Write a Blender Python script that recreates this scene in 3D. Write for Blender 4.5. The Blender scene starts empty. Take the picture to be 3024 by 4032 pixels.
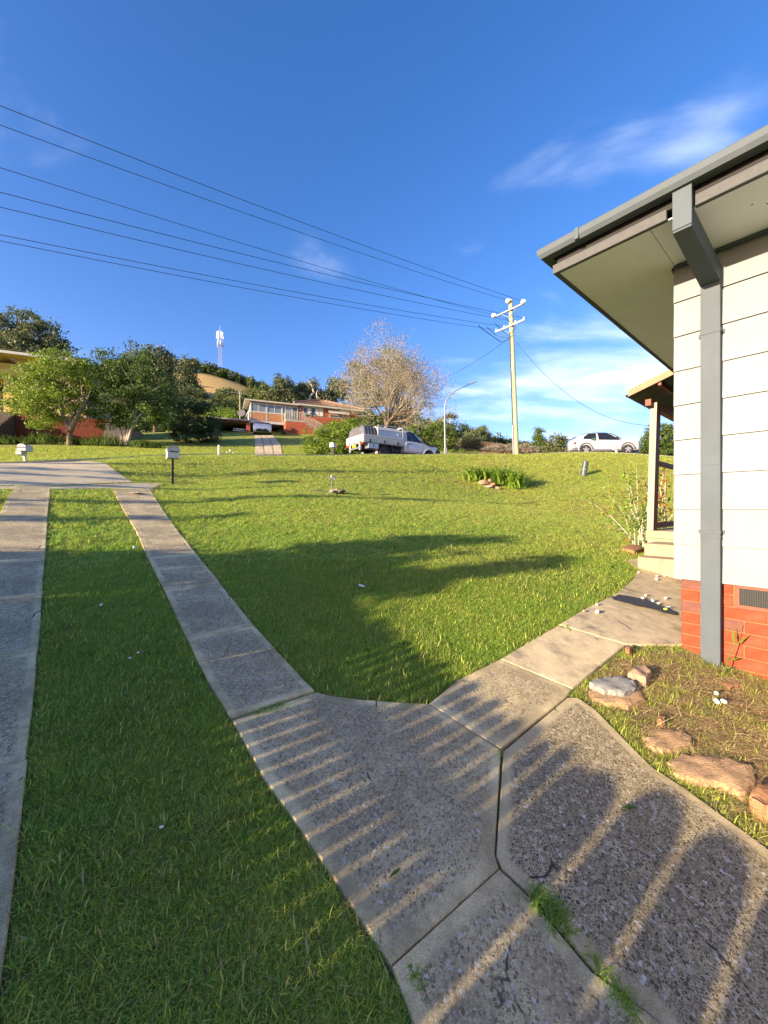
import bpy, bmesh, math, random
import numpy as np
from mathutils import Vector, Matrix, Euler
random.seed(7); rng = np.random.default_rng(7)
scene = bpy.context.scene; col = scene.collection
R = math.radians
# ---------------------------------------------------------------- camera, light, exposure
cam_d = bpy.data.cameras.new('camera'); cam = bpy.data.objects.new('camera', cam_d); col.objects.link(cam)
cam_d.sensor_fit = 'VERTICAL'; cam_d.sensor_height = 36; cam_d.sensor_width = 27
cam_d.lens = 1500/4032*36; cam_d.shift_y = -12/4032; cam_d.clip_start = .05; cam_d.clip_end = 6000
cam.location = (0, 0, 0); cam.rotation_euler = (R(90), 0, 0); scene.camera = cam
SUN_EL = 12.5; SUN_TRAVEL = 54.0           # light travels towards this bearing (degrees right of +Y)
sun_d = bpy.data.lights.new('sun', 'SUN'); sun = bpy.data.objects.new('sun', sun_d); col.objects.link(sun)
sun_d.energy = 4.2; sun_d.angle = R(.55); sun_d.color = (1, .81, .55)
LD = Vector((math.sin(R(SUN_TRAVEL))*math.cos(R(SUN_EL)), math.cos(R(SUN_TRAVEL))*math.cos(R(SUN_EL)), -math.sin(R(SUN_EL))))
sun.rotation_euler = LD.to_track_quat('-Z', 'Y').to_euler(); sun.location = -30*LD
scene.view_settings.view_transform = 'Standard'; scene.view_settings.look = 'None'
scene.view_settings.exposure = 1.7; scene.view_settings.gamma = 1; scene.view_settings.use_curve_mapping = False
world = bpy.data.worlds.new("World"); scene.world = world; world.use_nodes = True
nt = world.node_tree; nt.nodes.clear()
def N(nt, t, **k):
    n = nt.nodes.new(t)
    for a, b in k.items(): setattr(n, a, b)
    return n
def L(nt, a, b): nt.links.new(a, b)
sky = N(nt, 'ShaderNodeTexSky', sky_type='NISHITA', sun_disc=False, sun_elevation=R(SUN_EL), sun_rotation=R(SUN_TRAVEL+180),
        air_density=1.0, dust_density=.8, ozone_density=2.6, altitude=80)
bg = N(nt, 'ShaderNodeBackground'); bg.inputs[1].default_value = .115
wo = N(nt, 'ShaderNodeOutputWorld'); L(nt, bg.outputs[0], wo.inputs[0])
# thin high cloud, laid out by direction on a plane overhead
tc = N(nt, 'ShaderNodeTexCoord'); sep = N(nt, 'ShaderNodeSeparateXYZ'); L(nt, tc.outputs['Generated'], sep.inputs[0])
def mth(nt, op, a, b=None, clamp=False):
    m = N(nt, 'ShaderNodeMath', operation=op); m.use_clamp = clamp
    for i, v in enumerate((a, b)):
        if v is None: continue
        if isinstance(v, (int, float)): m.inputs[i].default_value = v
        else: L(nt, v, m.inputs[i])
    return m.outputs[0]
zz = mth(nt, 'ADD', mth(nt, 'MAXIMUM', sep.outputs[2], 0), .12)
cx = mth(nt, 'DIVIDE', sep.outputs[0], zz); cy = mth(nt, 'DIVIDE', sep.outputs[1], zz)
cmb = N(nt, 'ShaderNodeCombineXYZ'); L(nt, cx, cmb.inputs[0]); L(nt, cy, cmb.inputs[1])
mp = N(nt, 'ShaderNodeMapping'); L(nt, cmb.outputs[0], mp.inputs[0])
mp.inputs['Rotation'].default_value = (0, 0, R(28)); mp.inputs['Scale'].default_value = (.55, 1.1, 1); mp.inputs['Location'].default_value = (3.1, 1.7, 0)
n1 = N(nt, 'ShaderNodeTexNoise'); L(nt, mp.outputs[0], n1.inputs[0]); n1.inputs['Scale'].default_value = 2.4; n1.inputs['Detail'].default_value = 7; n1.inputs['Roughness'].default_value = .52; n1.inputs['Distortion'].default_value = .35
n2 = N(nt, 'ShaderNodeTexNoise'); L(nt, cmb.outputs[0], n2.inputs[0]); n2.inputs['Scale'].default_value = .5; n2.inputs['Detail'].default_value = 2
yy_ = mth(nt, 'MAXIMUM', sep.outputs[1], .02); az = mth(nt, 'DIVIDE', sep.outputs[0], yy_); el = mth(nt, 'DIVIDE', sep.outputs[2], yy_)
def mr(nt, v, a, b, c=0, d=1, smooth=True):
    m = N(nt, 'ShaderNodeMapRange'); m.interpolation_type = 'SMOOTHSTEP' if smooth else 'LINEAR'
    L(nt, v, m.inputs[0])
    for i, x in enumerate((a, b, c, d)): m.inputs[i+1].default_value = x
    return m.outputs[0]
# each bank of cloud: a soft patch of the sky by direction (sideways, up, half sizes, slant, strength)
reg = None
for (a0, e0, ra, re_, sl_, st_) in [(.62, .40, .34, .17, .25, .23), (.28, .30, .30, .10, .2, .14), (.80, .28, .30, .10, .2, .14), (.0, .90, .12, .14, 0, .12), (.27, .80, .15, .08, .5, .13), (.22, .68, .12, .06, .3, .10), (.92, 1.08, .20, .14, 1.1, .05), (.62, .98, .10, .06, .8, .05), (.45, .17, .5, .05, 0, .10), (-.95, .43, .06, .04, 0, .13)]:
    da = mth(nt, 'SUBTRACT', az, a0); de = mth(nt, 'SUBTRACT', mth(nt, 'SUBTRACT', el, e0), mth(nt, 'MULTIPLY', da, sl_))
    q2 = mth(nt, 'ADD', mth(nt, 'POWER', mth(nt, 'ABSOLUTE', mth(nt, 'DIVIDE', da, ra)), 2), mth(nt, 'POWER', mth(nt, 'ABSOLUTE', mth(nt, 'DIVIDE', de, re_)), 2))
    g = mth(nt, 'MULTIPLY', mth(nt, 'EXPONENT', mth(nt, 'MULTIPLY', q2, -1)), st_); reg = g if reg is None else mth(nt, 'ADD', reg, g)
dens = mth(nt, 'ADD', n1.outputs[0], mth(nt, 'ADD', reg, mth(nt, 'MULTIPLY', mth(nt, 'SUBTRACT', n2.outputs[0], .5), .12)))
cl = mr(nt, dens, .60, 1.05, 0, .74)
hs = N(nt, 'ShaderNodeHueSaturation'); L(nt, sky.outputs[0], hs.inputs['Color']); hs.inputs['Saturation'].default_value = 1.27; hs.inputs['Value'].default_value = 1.0
tn = N(nt, 'ShaderNodeMix', data_type='RGBA', blend_type='MULTIPLY'); tn.inputs[0].default_value = 1; L(nt, hs.outputs[0], tn.inputs[6]); tn.inputs[7].default_value = (1.14, .81, .98, 1)
mx = N(nt, 'ShaderNodeMix', data_type='RGBA'); L(nt, cl, mx.inputs[0]); L(nt, tn.outputs[2], mx.inputs[6]); mx.inputs[7].default_value = (4.6, 4.9, 5.6, 1)
L(nt, mx.outputs[2], bg.inputs[0])

# ---------------------------------------------------------------- helpers
F = 1500.; CX = 1512.; CY = 2004.
def P(px, py, d): return Vector(((px-CX)/F*d, d, (CY-py)/F*d))
def mat(name, c, rough=.8, var=.15, scale=6., bump=0., bscale=None, metal=0., spec=.4, detail=5., c2=None, stretch=(1, 1, 1), coat=0., dirt=None, dirt_amt=.0, dirt_scale=1.5):
    m = bpy.data.materials.new(name); m.use_nodes = True; t = m.node_tree; b = t.nodes['Principled BSDF']
    tc = N(t, 'ShaderNodeTexCoord'); mp = N(t, 'ShaderNodeMapping'); L(t, tc.outputs['Object'], mp.inputs[0]); mp.inputs['Scale'].default_value = stretch
    nz = N(t, 'ShaderNodeTexNoise'); L(t, mp.outputs[0], nz.inputs[0]); nz.inputs['Scale'].default_value = scale; nz.inputs['Detail'].default_value = detail; nz.inputs['Roughness'].default_value = .65
    mx = N(t, 'ShaderNodeMix', data_type='RGBA'); fac = mr(t, nz.outputs[0], .3, .7, smooth=False); L(t, fac, mx.inputs[0])
    ca = c2 if c2 else tuple(x*(1+var) for x in c); cb = tuple(x*(1-var) for x in c) if not c2 else c
    mx.inputs[6].default_value = (*cb, 1); mx.inputs[7].default_value = (*[min(1, x) for x in ca], 1)
    out = mx.outputs[2]
    if dirt:
        dn = N(t, 'ShaderNodeTexNoise'); L(t, mp.outputs[0], dn.inputs[0]); dn.inputs['Scale'].default_value = dirt_scale; dn.inputs['Detail'].default_value = 8; dn.inputs['Roughness'].default_value = .7
        d2 = N(t, 'ShaderNodeMix', data_type='RGBA'); L(t, mr(t, dn.outputs[0], .45, .75, 0, dirt_amt), d2.inputs[0]); L(t, out, d2.inputs[6]); d2.inputs[7].default_value = (*dirt, 1); out = d2.outputs[2]
    L(t, out, b.inputs['Base Color']); b.inputs['Roughness'].default_value = rough; b.inputs['Metallic'].default_value = metal
    b.inputs['Specular IOR Level'].default_value = spec; b.inputs['Coat Weight'].default_value = coat; b.inputs['Coat Roughness'].default_value = .05
    if bump:
        bn = N(t, 'ShaderNodeTexNoise'); L(t, mp.outputs[0], bn.inputs[0]); bn.inputs['Scale'].default_value = bscale or scale*4; bn.inputs['Detail'].default_value = 6
        bp = N(t, 'ShaderNodeBump'); bp.inputs['Strength'].default_value = .6; bp.inputs['Distance'].default_value = bump; L(t, bn.outputs[0], bp.inputs['Height']); L(t, bp.outputs[0], b.inputs['Normal'])
    return m
def leafmat(name, ca, cb, trans=.35, rough=.5, spec=.3, dry=None, dry_at=.9):
    """foliage: colour runs between ca and cb by each leaf's own random value and each plant's own"""
    m = bpy.data.materials.new(name); m.use_nodes = True; t = m.node_tree; b = t.nodes['Principled BSDF']; out = t.nodes['Material Output']
    at = N(t, 'ShaderNodeAttribute', attribute_name='lv'); oi = N(t, 'ShaderNodeObjectInfo')
    v = mth(t, 'ADD', mth(t, 'MULTIPLY', at.outputs['Fac'], .75), mth(t, 'MULTIPLY', oi.outputs['Random'], .25))
    cr = N(t, 'ShaderNodeValToRGB'); L(t, v, cr.inputs[0]); e = cr.color_ramp.elements
    e[0].position = .05; e[0].color = (*ca, 1); e[1].position = dry_at-.05 if dry else .95; e[1].color = (*cb, 1)
    if dry: x = e.new(dry_at); x.color = (*dry, 1)
    L(t, cr.outputs[0], b.inputs['Base Color']); b.inputs['Roughness'].default_value = rough; b.inputs['Specular IOR Level'].default_value = spec
    tr = N(t, 'ShaderNodeBsdfTranslucent'); L(t, cr.outputs[0], tr.inputs[0])
    ms = N(t, 'ShaderNodeMixShader'); ms.inputs[0].default_value = trans; L(t, b.outputs[0], ms.inputs[1]); L(t, tr.outputs[0], ms.inputs[2]); L(t, ms.outputs[0], out.inputs[0])
    return m
def glassy(name, c=(.02, .03, .04), rough=.05):
    m = bpy.data.materials.new(name); m.use_nodes = True; b = m.node_tree.nodes['Principled BSDF']
    b.inputs['Base Color'].default_value = (*c, 1); b.inputs['Roughness'].default_value = rough; b.inputs['Specular IOR Level'].default_value = .9; return m
def tag(o, label=None, cat=None, group=None, kind=None):
    if label: o['label'] = label
    if cat: o['category'] = cat
    if group: o['group'] = group
    if kind: o['kind'] = kind
    return o
def empty(name, loc, rz=0, label=None, cat=None, group=None, parent=None):
    o = bpy.data.objects.new(name, None); col.objects.link(o); o.location = loc; o.rotation_euler = (0, 0, rz); o.empty_display_size = .1
    tag(o, label, cat, group)
    if parent: o.parent = parent
    return o
def link(name, me, m=None, parent=None):
    o = bpy.data.objects.new(name, me); col.objects.link(o)
    if m and not me.materials: me.materials.append(m)
    if parent: o.parent = parent
    return o
class MB:
    def __init__(s): s.v = []; s.f = []; s.mi = []
    def add(s, vs, fs, mi=0):
        n = len(s.v); s.v += [tuple(x) for x in vs]; s.f += [tuple(i+n for i in f) for f in fs]; s.mi += [mi]*len(fs); return s
    def box(s, c, d, rot=None, mi=0, taper=1.):
        hx, hy, hz = d[0]/2, d[1]/2, d[2]/2
        vs = [Vector((sx*hx*(taper if sz > 0 else 1), sy*hy*(taper if sz > 0 else 1), sz*hz)) for sz in (-1, 1) for sx, sy in ((-1, -1), (1, -1), (1, 1), (-1, 1))]
        if rot is not None:
            m = rot if isinstance(rot, Matrix) else Euler(rot).to_matrix(); vs = [m @ v for v in vs]
        vs = [v+Vector(c) for v in vs]
        return s.add(vs, [(3, 2, 1, 0), (4, 5, 6, 7), (0, 1, 5, 4), (1, 2, 6, 5), (2, 3, 7, 6), (3, 0, 4, 7)], mi)
    def bb(s, x0, x1, y0, y1, z0, z1, mi=0): return s.box(((x0+x1)/2, (y0+y1)/2, (z0+z1)/2), (x1-x0, y1-y0, z1-z0), mi=mi)
    def bar(s, a, b, w, h, up=(0, 0, 1), mi=0):
        a, b = Vector(a), Vector(b); d = b-a; l = d.length; x = d/l; u = Vector(up); y = u.cross(x)
        if y.length < 1e-4: y = Vector((0, 1, 0)).cross(x)
        y.normalize(); z = x.cross(y); m = Matrix((x, y, z)).transposed()
        return s.box((a+b)/2, (l, w, h), m, mi)
    def tube(s, pts, rad, n=8, cap=True, mi=0):
        pts = [Vector(p) for p in pts]; k = len(pts)
        if not hasattr(rad, '__len__'): rad = [rad]*k
        base = len(s.v); ref = None
        for i, p in enumerate(pts):
            d = (pts[min(i+1, k-1)]-pts[max(i-1, 0)])
            if d.length < 1e-9: d = Vector((0, 0, 1))
            d.normalize()
            if ref is None: ref = d.orthogonal().normalized()
            ref = (ref-d*ref.dot(d)); ref = ref.normalized() if ref.length > 1e-5 else d.orthogonal().normalized()
            q = d.cross(ref)
            for j in range(n):
                a = 2*math.pi*j/n; s.v.append(tuple(p+(ref*math.cos(a)+q*math.sin(a))*rad[i]))
        for i in range(k-1):
            for j in range(n):
                a = base+i*n+j; b = base+i*n+(j+1) % n; s.f.append((a, b, b+n, a+n)); s.mi.append(mi)
        if cap: s.f.append(tuple(base+j for j in reversed(range(n)))); s.f.append(tuple(base+(k-1)*n+j for j in range(n))); s.mi += [mi, mi]
        return s
    def prism(s, poly, z0, z1, axis='z', mi=0):
        """extrude polygon (list of 2D) along axis from z0 to z1"""
        n = len(poly)
        def mk(p, t): return {'z': (p[0], p[1], t), 'y': (p[0], t, p[1]), 'x': (t, p[0], p[1])}[axis]
        vs = [mk(p, z0) for p in poly]+[mk(p, z1) for p in poly]
        return s.add(vs, [tuple(reversed(range(n))), tuple(range(n, 2*n))]+[(i, (i+1) % n, n+(i+1) % n, n+i) for i in range(n)], mi)
    def lathe(s, c, prof, n=16, axis=(0, 0, 1), mi=0):
        ax = Vector(axis).normalized(); r = ax.orthogonal().normalized(); q = ax.cross(r); c = Vector(c); base = len(s.v)
        for (rad, h) in prof:
            for j in range(n):
                a = 2*math.pi*j/n; s.v.append(tuple(c+ax*h+(r*math.cos(a)+q*math.sin(a))*rad))
        for i in range(len(prof)-1):
            for j in range(n):
                a = base+i*n+j; b = base+i*n+(j+1) % n; s.f.append((a, b, b+n, a+n)); s.mi.append(mi)
        s.f.append(tuple(base+j for j in reversed(range(n)))); s.f.append(tuple(base+(len(prof)-1)*n+j for j in range(n))); s.mi += [mi, mi]
        return s
    def build(s, name, m=None, parent=None, smooth=False, bevel=0., mats=None, seg=1, auto=None):
        me = bpy.data.meshes.new(name); me.from_pydata(s.v, [], s.f)
        bm = bmesh.new(); bm.from_mesh(me); bmesh.ops.recalc_face_normals(bm, faces=bm.faces)
        if bevel: bmesh.ops.bevel(bm, geom=[e for e in bm.edges if len(e.link_faces) == 2 and e.calc_face_angle(0) > .5], offset=bevel, segments=seg, affect='EDGES', clamp_overlap=True)
        bm.to_mesh(me); bm.free()
        for x in (mats or ([m] if m else [])): me.materials.append(x)
        if mats and not bevel: me.polygons.foreach_set('material_index', s.mi)
        if smooth or auto:
            me.polygons.foreach_set('use_smooth', [True]*len(me.polygons))
            if auto: me.set_sharp_from_angle(angle=R(auto))
        return link(name, me, None, parent)
def quads(name, V, m, parent=None, lv=None, tri=False):
    """V: (n,4,3) or (n,3,3) array of faces -> one mesh; lv random value per face"""
    n, k = V.shape[0], V.shape[1]
    me = bpy.data.meshes.new(name); me.vertices.add(n*k); me.vertices.foreach_set('co', V.reshape(-1).astype(np.float32))
    me.loops.add(n*k); me.loops.foreach_set('vertex_index', np.arange(n*k, dtype=np.int32))
    me.polygons.add(n); me.polygons.foreach_set('loop_start', np.arange(0, n*k, k, dtype=np.int32)); me.polygons.foreach_set('loop_total', np.full(n, k, dtype=np.int32))
    at = me.attributes.new('lv', 'FLOAT', 'POINT'); lv = rng.random(n) if lv is None else lv
    at.data.foreach_set('value', np.repeat(lv, k).astype(np.float32)); me.update(); me.validate()
    return link(name, me, m, parent)
def rand_unit(n):
    v = rng.normal(size=(n, 3)); return v/np.linalg.norm(v, axis=1, keepdims=True)
def leaves(C, size, aspect=.5, droop=0., up=.0, jit=.3):
    """diamond leaf quads at centres C"""
    n = len(C); d = rand_unit(n); d[:, 2] = d[:, 2]*.8-droop+up; d /= np.linalg.norm(d, axis=1, keepdims=True)
    s = np.cross(d, rand_unit(n)); s /= np.linalg.norm(s, axis=1, keepdims=True)
    L_ = (size*(1+jit*(rng.random(n)*2-1)))[:, None]; W = L_*aspect*.5
    nn = np.cross(d, s)
    return np.stack([C-d*L_*.5, C+s*W+nn*W*.3, C+d*L_*.5, C-s*W+nn*W*.3], axis=1)
# ---------------------------------------------------------------- terrain
UA = 38.3; U2 = np.array([-math.sin(R(UA)), math.cos(R(UA))]); V2 = np.array([math.cos(R(UA)), math.sin(R(UA))])
def sst(a, b, x): t = np.clip((np.asarray(x, float)-a)/(b-a), 0, 1); return t*t*(3-2*t)
def z0f(u, v): return -1.45+(.2*u if u > 0 else .1*u)+.2*float(sst(1, 3.8, v))
ctrl = []
for u in (-8, -4, -2, 0, 1, 2, 3, 4.5, 6, 8):
    for v in (-14, -8, -4, -2, -.8, .4, 1.2, 2., 2.8, 3.8, 5, 6.5, 9, 12):
        p = u*U2+v*V2; ctrl.append((p[0], p[1], z0f(u, v)))
for v in (-8, -4, -1, .7, 2.2):
    for u in (9.7, 11.5): p = u*U2+v*V2; ctrl.append((p[0], p[1], -1.45+.2*u))
for px, py, d in [(200, 1828, 10.5), (-300, 1845, 9.3), (-900, 1870, 8.5), (620, 1800, 12.6), (1000, 1797, 14.5), (1512, 1795, 18.5), (1800, 1793, 21.), (2035, 1792, 22.5), (2250, 1785, 23.2), (2400, 1785, 22.8), (2600, 1800, 21.5), (2900, 1820, 20),
                  # road bed and far verge
                  (200, 1832, 12.), (0, 1832, 14), (620, 1806, 15.), (1000, 1800, 18), (1512, 1799, 22.4), (1800, 1796, 25.), (2035, 1797, 27), (2250, 1791, 26.5), (2400, 1789, 25.5), (2650, 1805, 25),
                  (100, 1820, 15.5), (-400, 1825, 15), (430, 1806, 17), (260, 1752, 25.5), (0, 1747, 27), (-500, 1750, 27), (700, 1790, 20), (500, 1765, 25), (1055, 1797, 23.5), (1250, 1797, 25), (1512, 1792, 28), (1750, 1788, 30), (1900, 1790, 33), (2100, 1795, 34),
                  (1055, 1712, 38.5), (900, 1712, 37), (1280, 1715, 40), (600, 1715, 36), (200, 1715, 38), (-400, 1715, 40), (1090, 1755, 31), (800, 1752, 30), (1300, 1752, 33), (1512, 1705, 42), (1700, 1715, 42), (1850, 1742, 42), (2000, 1750, 44), (2200, 1792, 42), (2400, 1800, 40), (2700, 1820, 40),
                  (0, 1680, 55), (600, 1680, 55), (1200, 1680, 55), (1700, 1740, 60), (2100, 1790, 60), (2500, 1830, 60)]:
    q = P(px, py, d); ctrl.append(tuple(q))
for x, y, z in [(30, 15, 1.5), (40, 0, 0), (30, -15, -2), (0, -20, -3.5), (-30, -15, -3.5), (-35, 0, -1), (-45, 15, 1.2), (-60, 40, 4), (55, 40, 3), (60, 10, 0), (0, -50, -4)]: ctrl.append((x, y, z))
CT = np.array(ctrl, float)
def _k(r): return r
_n = len(CT); _A = np.zeros((_n+3, _n+3)); _D = np.linalg.norm(CT[:, None, :2]-CT[None, :, :2], axis=2)
_A[:_n, :_n] = np.where(_D > 1e-9, _D**2*np.log(_D+1e-12), 0)+np.eye(_n)*.02; _A[:_n, _n] = 1; _A[:_n, _n+1:] = CT[:, :2]; _A[_n, :_n] = 1; _A[_n+1:, :_n] = CT[:, :2].T
_W = np.linalg.solve(_A, np.concatenate([CT[:, 2], [0, 0, 0]]))
def tps(X, Y):
    X = np.asarray(X, float).ravel(); Y = np.asarray(Y, float).ravel(); out = np.empty(len(X))
    for i in range(0, len(X), 20000):
        x = X[i:i+20000]; y = Y[i:i+20000]; d2 = (x[:, None]-CT[None, :, 0])**2+(y[:, None]-CT[None, :, 1])**2
        out[i:i+20000] = (np.where(d2 > 1e-12, .5*d2*np.log(d2+1e-12), 0) @ _W[:_n])+_W[_n]+_W[_n+1]*x+_W[_n+2]*y
    return out
def gz(X, Y):
    X = np.asarray(X, float); Y = np.asarray(Y, float); sh = X.shape; x = X.ravel(); y = Y.ravel(); r = np.hypot(x, y)
    far = 6+93*np.exp(-((x+145)/140)**2-((y-330)/150)**2)+50*np.exp(-((x+330)/160)**2-((y-330)/170)**2)+24*np.exp(-((x-20)/75)**2-((y-210)/70)**2)
    far = np.where(y < 30, np.minimum(far, 3), far); far = far-10*sst(40, 160, x)*sst(500, 100, y)
    near = np.zeros_like(x); k = r < 75; near[k] = tps(x[k], y[k]); w = sst(46, 74, r)
    near = np.where(k, near, 0)
    z = near*(1-w)+far*w
    return z.reshape(sh)
def g1(x, y): return float(gz(np.array([x]), np.array([y]))[0])
def unproj(px, py, dmax=45.):
    kx = (px-CX)/F; kz = (CY-py)/F; d = np.concatenate([np.linspace(.5, 6, 500), np.linspace(6.01, dmax, 900)])
    z = gz(kx*d, d)-kz*d; i = np.argmax(z > 0)
    if not (z > 0).any(): i = len(d)-1
    a = d[max(i-1, 0)]; b = d[i]; t = -z[max(i-1, 0)]/(z[i]-z[max(i-1, 0)]+1e-12) if i > 0 else 0; dd = a+(b-a)*min(max(t, 0), 1)
    return np.array([kx*dd, dd])
def inpoly(X, Y, poly):
    c = np.zeros(X.shape, bool); n = len(poly); j = n-1
    for i in range(n):
        xi, yi = poly[i]; xj, yj = poly[j]
        k = ((yi > Y) != (yj > Y)) & (X < (xj-xi)*(Y-yi)/((yj-yi) or 1e-12)+xi); c ^= k; j = i
    return c
# ---------------------------------------------------------------- concrete slabs
def conc(name, cem, stone_a, stone_b, dark=0.):
    m = bpy.data.materials.new(name); m.use_nodes = True; t = m.node_tree; b = t.nodes['Principled BSDF']
    tc = N(t, 'ShaderNodeTexCoord')
    wn = N(t, 'ShaderNodeTexNoise'); L(t, tc.outputs['Object'], wn.inputs[0]); wn.inputs['Scale'].default_value = 60
    wm = N(t, 'ShaderNodeMix', data_type='VECTOR'); wm.inputs[0].default_value = .012; L(t, tc.outputs['Object'], wm.inputs[4]); L(t, wn.outputs['Color'], wm.inputs[5])
    v = N(t, 'ShaderNodeTexVoronoi'); v.inputs['Scale'].default_value = 104; L(t, wm.outputs[1], v.inputs['Vector']); v.inputs['Randomness'].default_value = 1
    ve = N(t, 'ShaderNodeTexVoronoi', feature='DISTANCE_TO_EDGE'); ve.inputs['Scale'].default_value = 104; L(t, wm.outputs[1], ve.inputs['Vector'])
    sc = N(t, 'ShaderNodeSeparateColor'); L(t, v.outputs['Color'], sc.inputs[0])
    at = N(t, 'ShaderNodeAttribute', attribute_name='agg')
    big = N(t, 'ShaderNodeTexNoise'); L(t, tc.outputs['Object'], big.inputs[0]); big.inputs['Scale'].default_value = 3; big.inputs['Detail'].default_value = 7; big.inputs['Roughness'].default_value = .7
    # a stone shows where its cell is exposed: interior of the cell, worn patch, not on the trowelled margin
    size = mth(t, 'ADD', mth(t, 'MULTIPLY', sc.outputs[0], .42), .02)
    inside = mr(t, mth(t, 'SUBTRACT', ve.outputs['Distance'], mth(t, 'MULTIPLY', size, .36)), -.012, .03)
    agg = mr(t, mth(t, 'ADD', at.outputs['Fac'], mth(t, 'MULTIPLY', mth(t, 'SUBTRACT', big.outputs[0], .5), .9)), .3, .62)
    stone = mth(t, 'MULTIPLY', inside, agg)
    sr = N(t, 'ShaderNodeValToRGB'); L(t, sc.outputs[1], sr.inputs[0]); e = sr.color_ramp.elements
    e[0].position = 0; e[0].color = (*stone_a, 1); e[1].position = .82; e[1].color = (*stone_b, 1); x = e.new(.93); x.color = (.46, .40, .32, 1); x = e.new(.99); x.color = (.6, .56, .5, 1)
    fn = N(t, 'ShaderNodeTexNoise'); L(t, tc.outputs['Object'], fn.inputs[0]); fn.inputs['Scale'].default_value = 300; fn.inputs['Detail'].default_value = 3
    cm = N(t, 'ShaderNodeMix', data_type='RGBA'); L(t, mr(t, fn.outputs[0], .3, .7), cm.inputs[0]); cm.inputs[6].default_value = (*[c*.72 for c in cem], 1); cm.inputs[7].default_value = (*[c*1.25 for c in cem], 1)
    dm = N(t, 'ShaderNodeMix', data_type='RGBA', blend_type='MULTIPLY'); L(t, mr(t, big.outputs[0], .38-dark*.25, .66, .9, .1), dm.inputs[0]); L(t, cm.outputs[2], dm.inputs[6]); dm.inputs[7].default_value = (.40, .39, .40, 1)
    mx = N(t, 'ShaderNodeMix', data_type='RGBA'); L(t, stone, mx.inputs[0]); L(t, dm.outputs[2], mx.inputs[6]); L(t, sr.outputs[0], mx.inputs[7])
    ck = N(t, 'ShaderNodeTexVoronoi', feature='DISTANCE_TO_EDGE'); ck.inputs['Scale'].default_value = .75; cw = N(t, 'ShaderNodeMix', data_type='VECTOR'); cw.inputs[0].default_value = .22; cn = N(t, 'ShaderNodeTexNoise'); cn.inputs['Scale'].default_value = 4; cn.inputs['Detail'].default_value = 6; L(t, tc.outputs['Object'], cn.inputs[0]); L(t, tc.outputs['Object'], cw.inputs[4]); L(t, cn.outputs['Color'], cw.inputs[5]); L(t, cw.outputs[1], ck.inputs['Vector'])
    crk = mth(t, 'MULTIPLY', mr(t, ck.outputs['Distance'], .0045, .001), mr(t, big.outputs[0], .50, .58))
    m2 = N(t, 'ShaderNodeMix', data_type='RGBA'); L(t, crk, m2.inputs[0]); L(t, mx.outputs[2], m2.inputs[6]); m2.inputs[7].default_value = (.06, .05, .04, 1)
    L(t, m2.outputs[2], b.inputs['Base Color']); b.inputs['Roughness'].default_value = .85; b.inputs['Specular IOR Level'].default_value = .25
    h = mth(t, 'ADD', mth(t, 'MULTIPLY', stone, .8), mth(t, 'ADD', mth(t, 'MULTIPLY', fn.outputs[0], .35), mth(t, 'MULTIPLY', wn.outputs[0], .5)))
    bp = N(t, 'ShaderNodeBump'); bp.inputs['Strength'].default_value = .9; bp.inputs['Distance'].default_value = .003; L(t, h, bp.inputs['Height']); L(t, bp.outputs[0], b.inputs['Normal'])
    return m
M_con = conc('exposed_aggregate_concrete', (.82, .67, .36), (.18, .145, .09), (.56, .455, .26))
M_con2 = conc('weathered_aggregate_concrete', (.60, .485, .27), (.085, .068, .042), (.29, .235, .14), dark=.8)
M_path = mat('smooth_path_concrete', (.62, .50, .29), .9, .18, 9, .0015, 120, dirt=(.13, .11, .09), dirt_amt=.8, dirt_scale=4)
M_apron = mat('broomed_apron_concrete', (.56, .46, .27), .9, .18, 5, .002, 90, dirt=(.1, .1, .1), dirt_amt=.7, dirt_scale=1.2)
SLABS = []
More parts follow.
